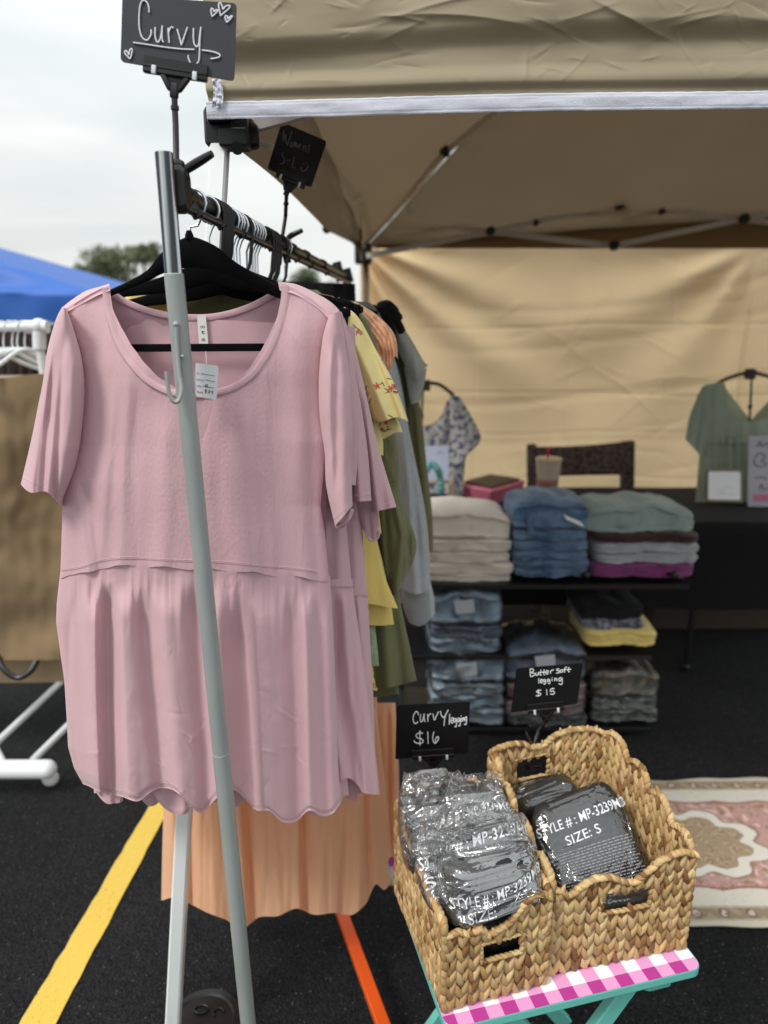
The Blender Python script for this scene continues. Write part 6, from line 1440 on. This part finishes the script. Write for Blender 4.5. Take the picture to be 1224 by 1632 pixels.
# ------------------------------------------------------------------ black shelf rack with folded stock
sh = thing('shelf_rack', 'low black display shelving with folded clothes in front of the black table', 'shelf', PZ(860, 1165, 0))
Zs = [PY(850, 930, 2.58).z, PY(850, 1043, 2.58).z, PY(850, 1158, 2.58).z]
for k, (z, x0, x1) in enumerate(((Zs[0], 640, 1098), (Zs[1], 640, 1050), (Zs[2], 640, 1060))):
    m = MB(); a_, b2 = PY(x0, 930, 2.58).x, PY(x1, 930, 2.58).x
    m.bar((a_, 2.74, z-.011), (b2, 2.74, z-.011), .34, .018, bev=.1); m.build('shelf', M_black, sh)
for x in (645, 800, 1046):
    for y in (2.90,):
        p = PY(x, 930, 2.58); m = MB(); m.tube([(p.x, y, Zs[0]-.012), (p.x, y, 0.0)], .009, 8); m.build('post', M_black, sh)
for x in (935, 1075):
    p = PY(x, 916, 2.55); m = MB(); m.ball(p, .016, 10, 8); m.tube([p, p+Vector((0, .06, -.02))], .008, 8); m.build('shelf_knob', M_black, sh)
def folded(name, label, cat, x0, x1, y0, y1, Y, mat, group, seed=0, dep=.27, layers=3, droop=0, mound=0, parent=None, skew=0):
    """a folded garment: picture span x0..x1, y0..y1 (front face) at distance Y"""
    a_, b2 = PY(x0, (y0+y1)/2, Y), PY(x1, (y0+y1)/2, Y); zt_, zb2 = PY((x0+x1)/2, y0, Y).z, PY((x0+x1)/2, y1, Y).z; h = (zt_-zb2)/2; zc = (zt_+zb2)/2; nu, nv = 60, 64; V = []; F = []
    wd = (b2.x-a_.x); cx = (a_.x+b2.x)/2
    for i in range(nu+1):
        u = i/nu*2-1; e = (1-abs(u)**10)**.25 if abs(u) < 1 else 0; e = max(e, .02)
        for k in range(nv):
            t_ = 2*PI*k/nv; c, s = math.cos(t_), math.sin(t_); yy = math.copysign(abs(c)**.55, c)*dep/2; zz = math.copysign(abs(s)**.42, s)*h
            g = 0
            if c < 0:
                for q in range(1, layers): zq = -h+2*h*q/layers; g += .018*math.exp(-((zz*e-zq-h*.25*noise.noise(Vector((u*1.8, q, seed))))/(h*.13))**2)
            n = .006*noise.noise(Vector((u*3+seed, t_*1.5, seed)))+.004*noise.noise(Vector((u*8, t_*3, seed+3)))
            top = (mound*(1-u*u)*(.5+.5*noise.noise(Vector((u*2.2, yy*8, seed)))+.25) if zz > 0 else 0)
            V.append(Vector((cx+u*wd/2*(1+.06*noise.noise(Vector((t_, seed, 0))))+skew*yy, Y+dep/2+yy*(.6+.4*e)+g+(n if c < 0 else 0)-.008*math.sin(u*5+seed)*(c < 0), zc+zz*e+n*.8-droop*abs(u)**3+top)))
    for i in range(nu):
        for k in range(nv): F.append((i*nv+k, i*nv+(k+1) % nv, (i+1)*nv+(k+1) % nv, (i+1)*nv+k))
    F.append(tuple(range(nv))[::-1]); F.append(tuple(nu*nv+k for k in range(nv)))
    o = mesh(name, V, F, mat, parent)
    if parent is None: tag(o, label, cat, group)
    return o
M_cream = cloth('oatmeal fleece', (214, 204, 192), trans=0, bump=(300, .4), var=(20, .04))
M_denim = cloth('mid blue denim', (70, 92, 122), trans=0, bump=(600, .4), var=(11, .35), var2=(98, 122, 150), stretch=(1, 1, 2.5))
M_denimd = cloth('dark blue denim', (58, 78, 110), trans=0, bump=(600, .4), var=(11, .2), var2=(72, 94, 126), stretch=(1, 1, 2.5))
M_denimg = cloth('grey blue denim', (118, 146, 172), trans=0, bump=(600, .4), var=(12, .25), var2=(138, 164, 186), stretch=(1, 1, 2.5))
M_dsage = cloth('sage denim', (136, 152, 148), trans=0, bump=(400, .3), var=(16, .08))
M_maroon = cloth('maroon brown knit', (66, 42, 42), trans=0)
M_hg2 = cloth('pale grey fleece', (164, 164, 170), trans=0, var=(40, .05))
M_mag = cloth('magenta fleece', (126, 58, 110), trans=0, var=(20, .06))
Ysh = 2.60
gC, gJ, gS = 'cream sweaters in the left pile', 'blue jeans in the middle pile', 'folded clothes in the right pile'
cr_y = [(822, 862), (861, 882), (881, 900), (899, 918), (916, 936)]
cl = ['top oatmeal sweater of the cream pile, rumpled', 'second oatmeal sweater from the top of the cream pile', 'middle oatmeal sweater of the cream pile', 'fourth oatmeal sweater from the top of the cream pile', 'bottom oatmeal sweater of the cream pile on the shelf']
for i, (a_, b2) in enumerate(cr_y): folded('folded_sweater', cl[i], 'sweater', 640, 817+(i % 2)*5-(3 if i == 1 else 0), a_, b2, Ysh, M_cream, gC, seed=i*3+1, mound=.03 if i == 0 else .004, droop=.012 if i == 0 else 0)
jy = [(806, 848), (847, 864), (863, 880), (879, 895), (894, 908), (907, 922)]
jl = ['top pair of blue jeans in the middle pile, waistband rumpled', 'second pair of blue jeans from the top of the middle pile', 'third pair of blue jeans from the top of the middle pile', 'fourth pair of blue jeans from the top of the middle pile', 'fifth pair of blue jeans from the top of the middle pile', 'bottom pair of blue jeans in the middle pile']
for i, (a_, b2) in enumerate(jy):
    o = folded('folded_jeans', jl[i], 'jeans', 818+(i % 3), 942-(i % 2)*2, a_, b2, Ysh-.01, M_denim, gJ, seed=i*5+2, mound=.035 if i == 0 else .002)
    if i == 0:
        q = MB(); q.quadslab([PY(x, y, Ysh-.03) for x, y in [(898, 820), (926, 832), (932, 841), (903, 828)]], .001, (0, 1, 0)); q.build('paper_tag', M_card, o)
        q = MB(); q.tube(curve([PY(858, 800, Ysh+.05), PY(845, 830, Ysh+.0), PY(848, 850, Ysh-.02)], 8), .012, 8); q.tube(curve([PY(862, 797, Ysh+.1), PY(890, 792, Ysh+.1), PY(914, 800, Ysh+.1)], 8), .014, 8); q.build('waistband', M_denim, o)
ry = [(816, 853, M_dsage, 930, 1110, 'sage denim garment folded on top of the right pile'), (851, 868, M_maroon, 945, 1118, 'dark maroon knit folded below the sage denim'), (866, 884, M_hg2, 948, 1120, 'upper pale grey sweater in the right pile'), (883, 900, M_hg2, 949, 1119, 'lower pale grey sweater in the right pile'), (899, 924, M_mag, 944, 1112, 'magenta sweater at the bottom of the right pile')]
for i, (a_, b2, mt, x0, x1, lb_) in enumerate(ry): folded('folded_sweater', lb_, 'sweater', x0, x1, a_, b2, Ysh, mt, gS, seed=i*7+3, mound=.035 if i == 0 else .003)
M_film3 = film_mat('thin clear plastic film', .02, .03, .25)
# bagged piles on the lower shelves
def film_over(o, grow=1.05, seed=1, mat=None):
    """a clear bag round a folded garment"""
    me = o.data; c = sum((v.co for v in me.vertices), Vector())/len(me.vertices); V = []
    for v in me.vertices:
        d = (v.co-c); n = v.normal; q = v.co*18; V.append(c+d*(1+(grow-1)*.5)+n*(.003+.0045*(1-2.4*abs(noise.noise(q+Vector((seed, 0, 0)))))))
    w_ = WT.get(o.name, Vector()); m = bpy.data.meshes.new('plastic_film'); m.from_pydata([tuple(v+w_) for v in V], [], [tuple(p.vertices) for p in me.polygons]); m.materials.append(mat or M_film3); m.polygons.foreach_set('use_smooth', [True]*len(m.polygons))
    f = bpy.data.objects.new('plastic_film', m); COL.objects.link(f); _par(f, o); return f
gB = 'bagged jeans on the lower shelves'
def pile(items, x0, x1, Y, names, grp, mats, seed, film=True, name='bagged_jeans', cat='jeans'):
    for i, (a_, b2) in enumerate(items):
        o = folded(name, names[i], cat, x0+(i % 2)*2, x1-(i % 3), a_, b2, Y, mats[i % len(mats)], grp, seed=seed+i*3, mound=.03 if i == 0 else .002)
        if film: film_over(o, 1.04, seed+i)
        if i == 0 and cat == 'jeans':
            q = MB(); cx = (x0+x1)/2-6; q.quadslab([PY(x, y, Y-.012) for x, y in [(cx-14, a_+10), (cx+18, a_+7), (cx+20, a_+28), (cx-10, a_+31)]], .001, (0, 1, 0)); q.build('size_label', pbr('dull white label', (176, 180, 190), rough=.6), o)
pile([(948, 1000), (999, 1018), (1017, 1042)], 686, 800, Ysh, ['top grey blue bagged jeans on the middle shelf, white label', 'middle grey blue bagged jeans on the middle shelf', 'bottom grey blue bagged jeans on the middle shelf'], gB, [M_denimg, M_denimd, M_denimg], 11)
pile([(1048, 1092), (1091, 1110), (1109, 1130), (1129, 1158)], 688, 806, Ysh-.02, ['top light denim bagged jeans on the bottom shelf, white label', 'second light denim bagged jeans on the bottom shelf', 'third light denim bagged jeans on the bottom shelf', 'lowest light denim bagged jeans on the bottom shelf'], gB, [M_denimg, cloth('light denim', (140, 158, 172), trans=0, var=(14, .1), bump=(500, .3))], 21)
M_mauve = cloth('mauve jersey', (134, 104, 98), trans=0, var=(14, .1))
pile([(1036, 1090), (1089, 1120), (1119, 1142), (1141, 1160)], 808, 936, Ysh-.03, ['dark denim bagged jeans behind the Butter soft sign', 'upper mauve bagged garment behind the Butter soft sign', 'lower mauve bagged garment behind the Butter soft sign', 'dark bagged garment at the bottom behind the right basket'], gB, [M_denimd, M_mauve, M_mauve, M_blackc], 31)
M_camo = cloth('dark floral camo', (48, 50, 42), trans=0, var=(28, .5), var2=(112, 98, 74))
M_camo2 = cloth('sage floral', (112, 122, 112), trans=0, var=(34, .4), var2=(60, 54, 50))
pile([(1076, 1114), (1113, 1132), (1131, 1152)], 944, 1050, Ysh, ['dark floral bagged garment on top of the bottom right pile', 'sage floral bagged garment in the bottom right pile', 'lowest sage floral bagged garment in the bottom right pile'], 'floral bagged garments', [M_camo, M_camo2, M_camo2], 41, name='bagged_garment', cat='garment')
pile([(968, 990), (989, 1006)], 926, 1030, Ysh, ['black folded garment on top of the yellow one', 'charcoal folded garment lying on the yellow one'], 'dark folded garments', [M_blackc, cloth('charcoal print', (58, 58, 66), trans=0, var=(40, .5), var2=(140, 140, 150))], 51, film=False, name='folded_garment', cat='garment')
folded('folded_garment', 'pale yellow folded garment at the bottom of the small dark pile', 'garment', 932, 1050, 1005, 1034, Ysh-.02, cloth('pale yellow jersey', (216, 192, 116), trans=0), 'dark folded garments', seed=61)

# ------------------------------------------------------------------ rug
rug = thing('rug', 'faded pink and cream oriental runner rug lying on the asphalt', 'rug', PZ(1112, 1345, 0))
yb, yf = PZ(1100, 1480, 0).y, PZ(1100, 1247, 0).y; xc = PZ(1108, 1350, 0).x; ym = (yb+yf)/2; hw = (yf-yb)/2
def rugc(p, i):
    x, y = p.x-xc, p.y-ym; ay = abs(y)/hw; n = noise.noise(Vector((x*95, y*95, 0))); n2 = noise.noise(Vector((x*44, y*44, 3)))
    ex = abs(x-.55)/1.25     # end border distance
    b = max(ay, (abs(x-.45)-.75)/.30*.2+.8 if abs(x-.45) > .75 else 0)
    if b > .965: return (196, 186, 170)
    if b > .80:
        k = (x*13) % 1; q = math.hypot((k-.5)*.09, (ay-.88)*hw)
        if b > .945 or b < .825: return (176, 166, 146)
        if q < .018: return (200, 176, 168) if q < .012 and n > -.2 else (120, 104, 88)
        return (142, 128, 108) if n2 > -.1 else (160, 146, 124)
    # inner field edge steps towards the medallion ends
    lobe = .03*math.cos(x*38)*0+.035*abs(math.sin(x*21)); pinkedge = .60-.50*max(0, abs(x)-.34)-lobe
    if ay > pinkedge+.03: return (206, 200, 188) if n > -.45 else (194, 186, 172)
    if ay > pinkedge: return (150, 108, 102)
    # centre medallion
    rx, ry = x/.205, y/(hw*.44); r = math.hypot(rx, ry); th_ = math.atan2(ry, rx); r *= 1+.10*math.cos(8*th_)+.03*math.cos(16*th_)
    if r < .80: return (160, 140, 114) if n2 > -.05 else (178, 158, 134) if n > 0 else (142, 120, 98)
    if r < 1.02: return (214, 208, 198)
    if r < 1.07: return (148, 120, 108)
    if n2 > .28: return (150, 122, 96)
    if n2 < -.30: return (212, 176, 168)
    return (184, 148, 140) if n > -.15 else (172, 134, 126)
def rugp(u, v):
    x = lerp(PZ(900, 1360, 0).x-.12, 2.4, u); y = lerp(yb, yf, v)+(.005*math.sin(x*11)+.003*math.sin(x*29))*(1 if v < .5 else 1.3)
    return Vector((x, y, .008+.003*noise.noise(Vector((x*5, y*6, 0)))+.002*noise.noise(Vector((x*14, y*3, 4)))))
o = gridmesh('pile', rugp, 620, 240, vcol_mat('woven rug', bump=(300, .6)), rug); paint(o, rugc); solidify(o, -.007)
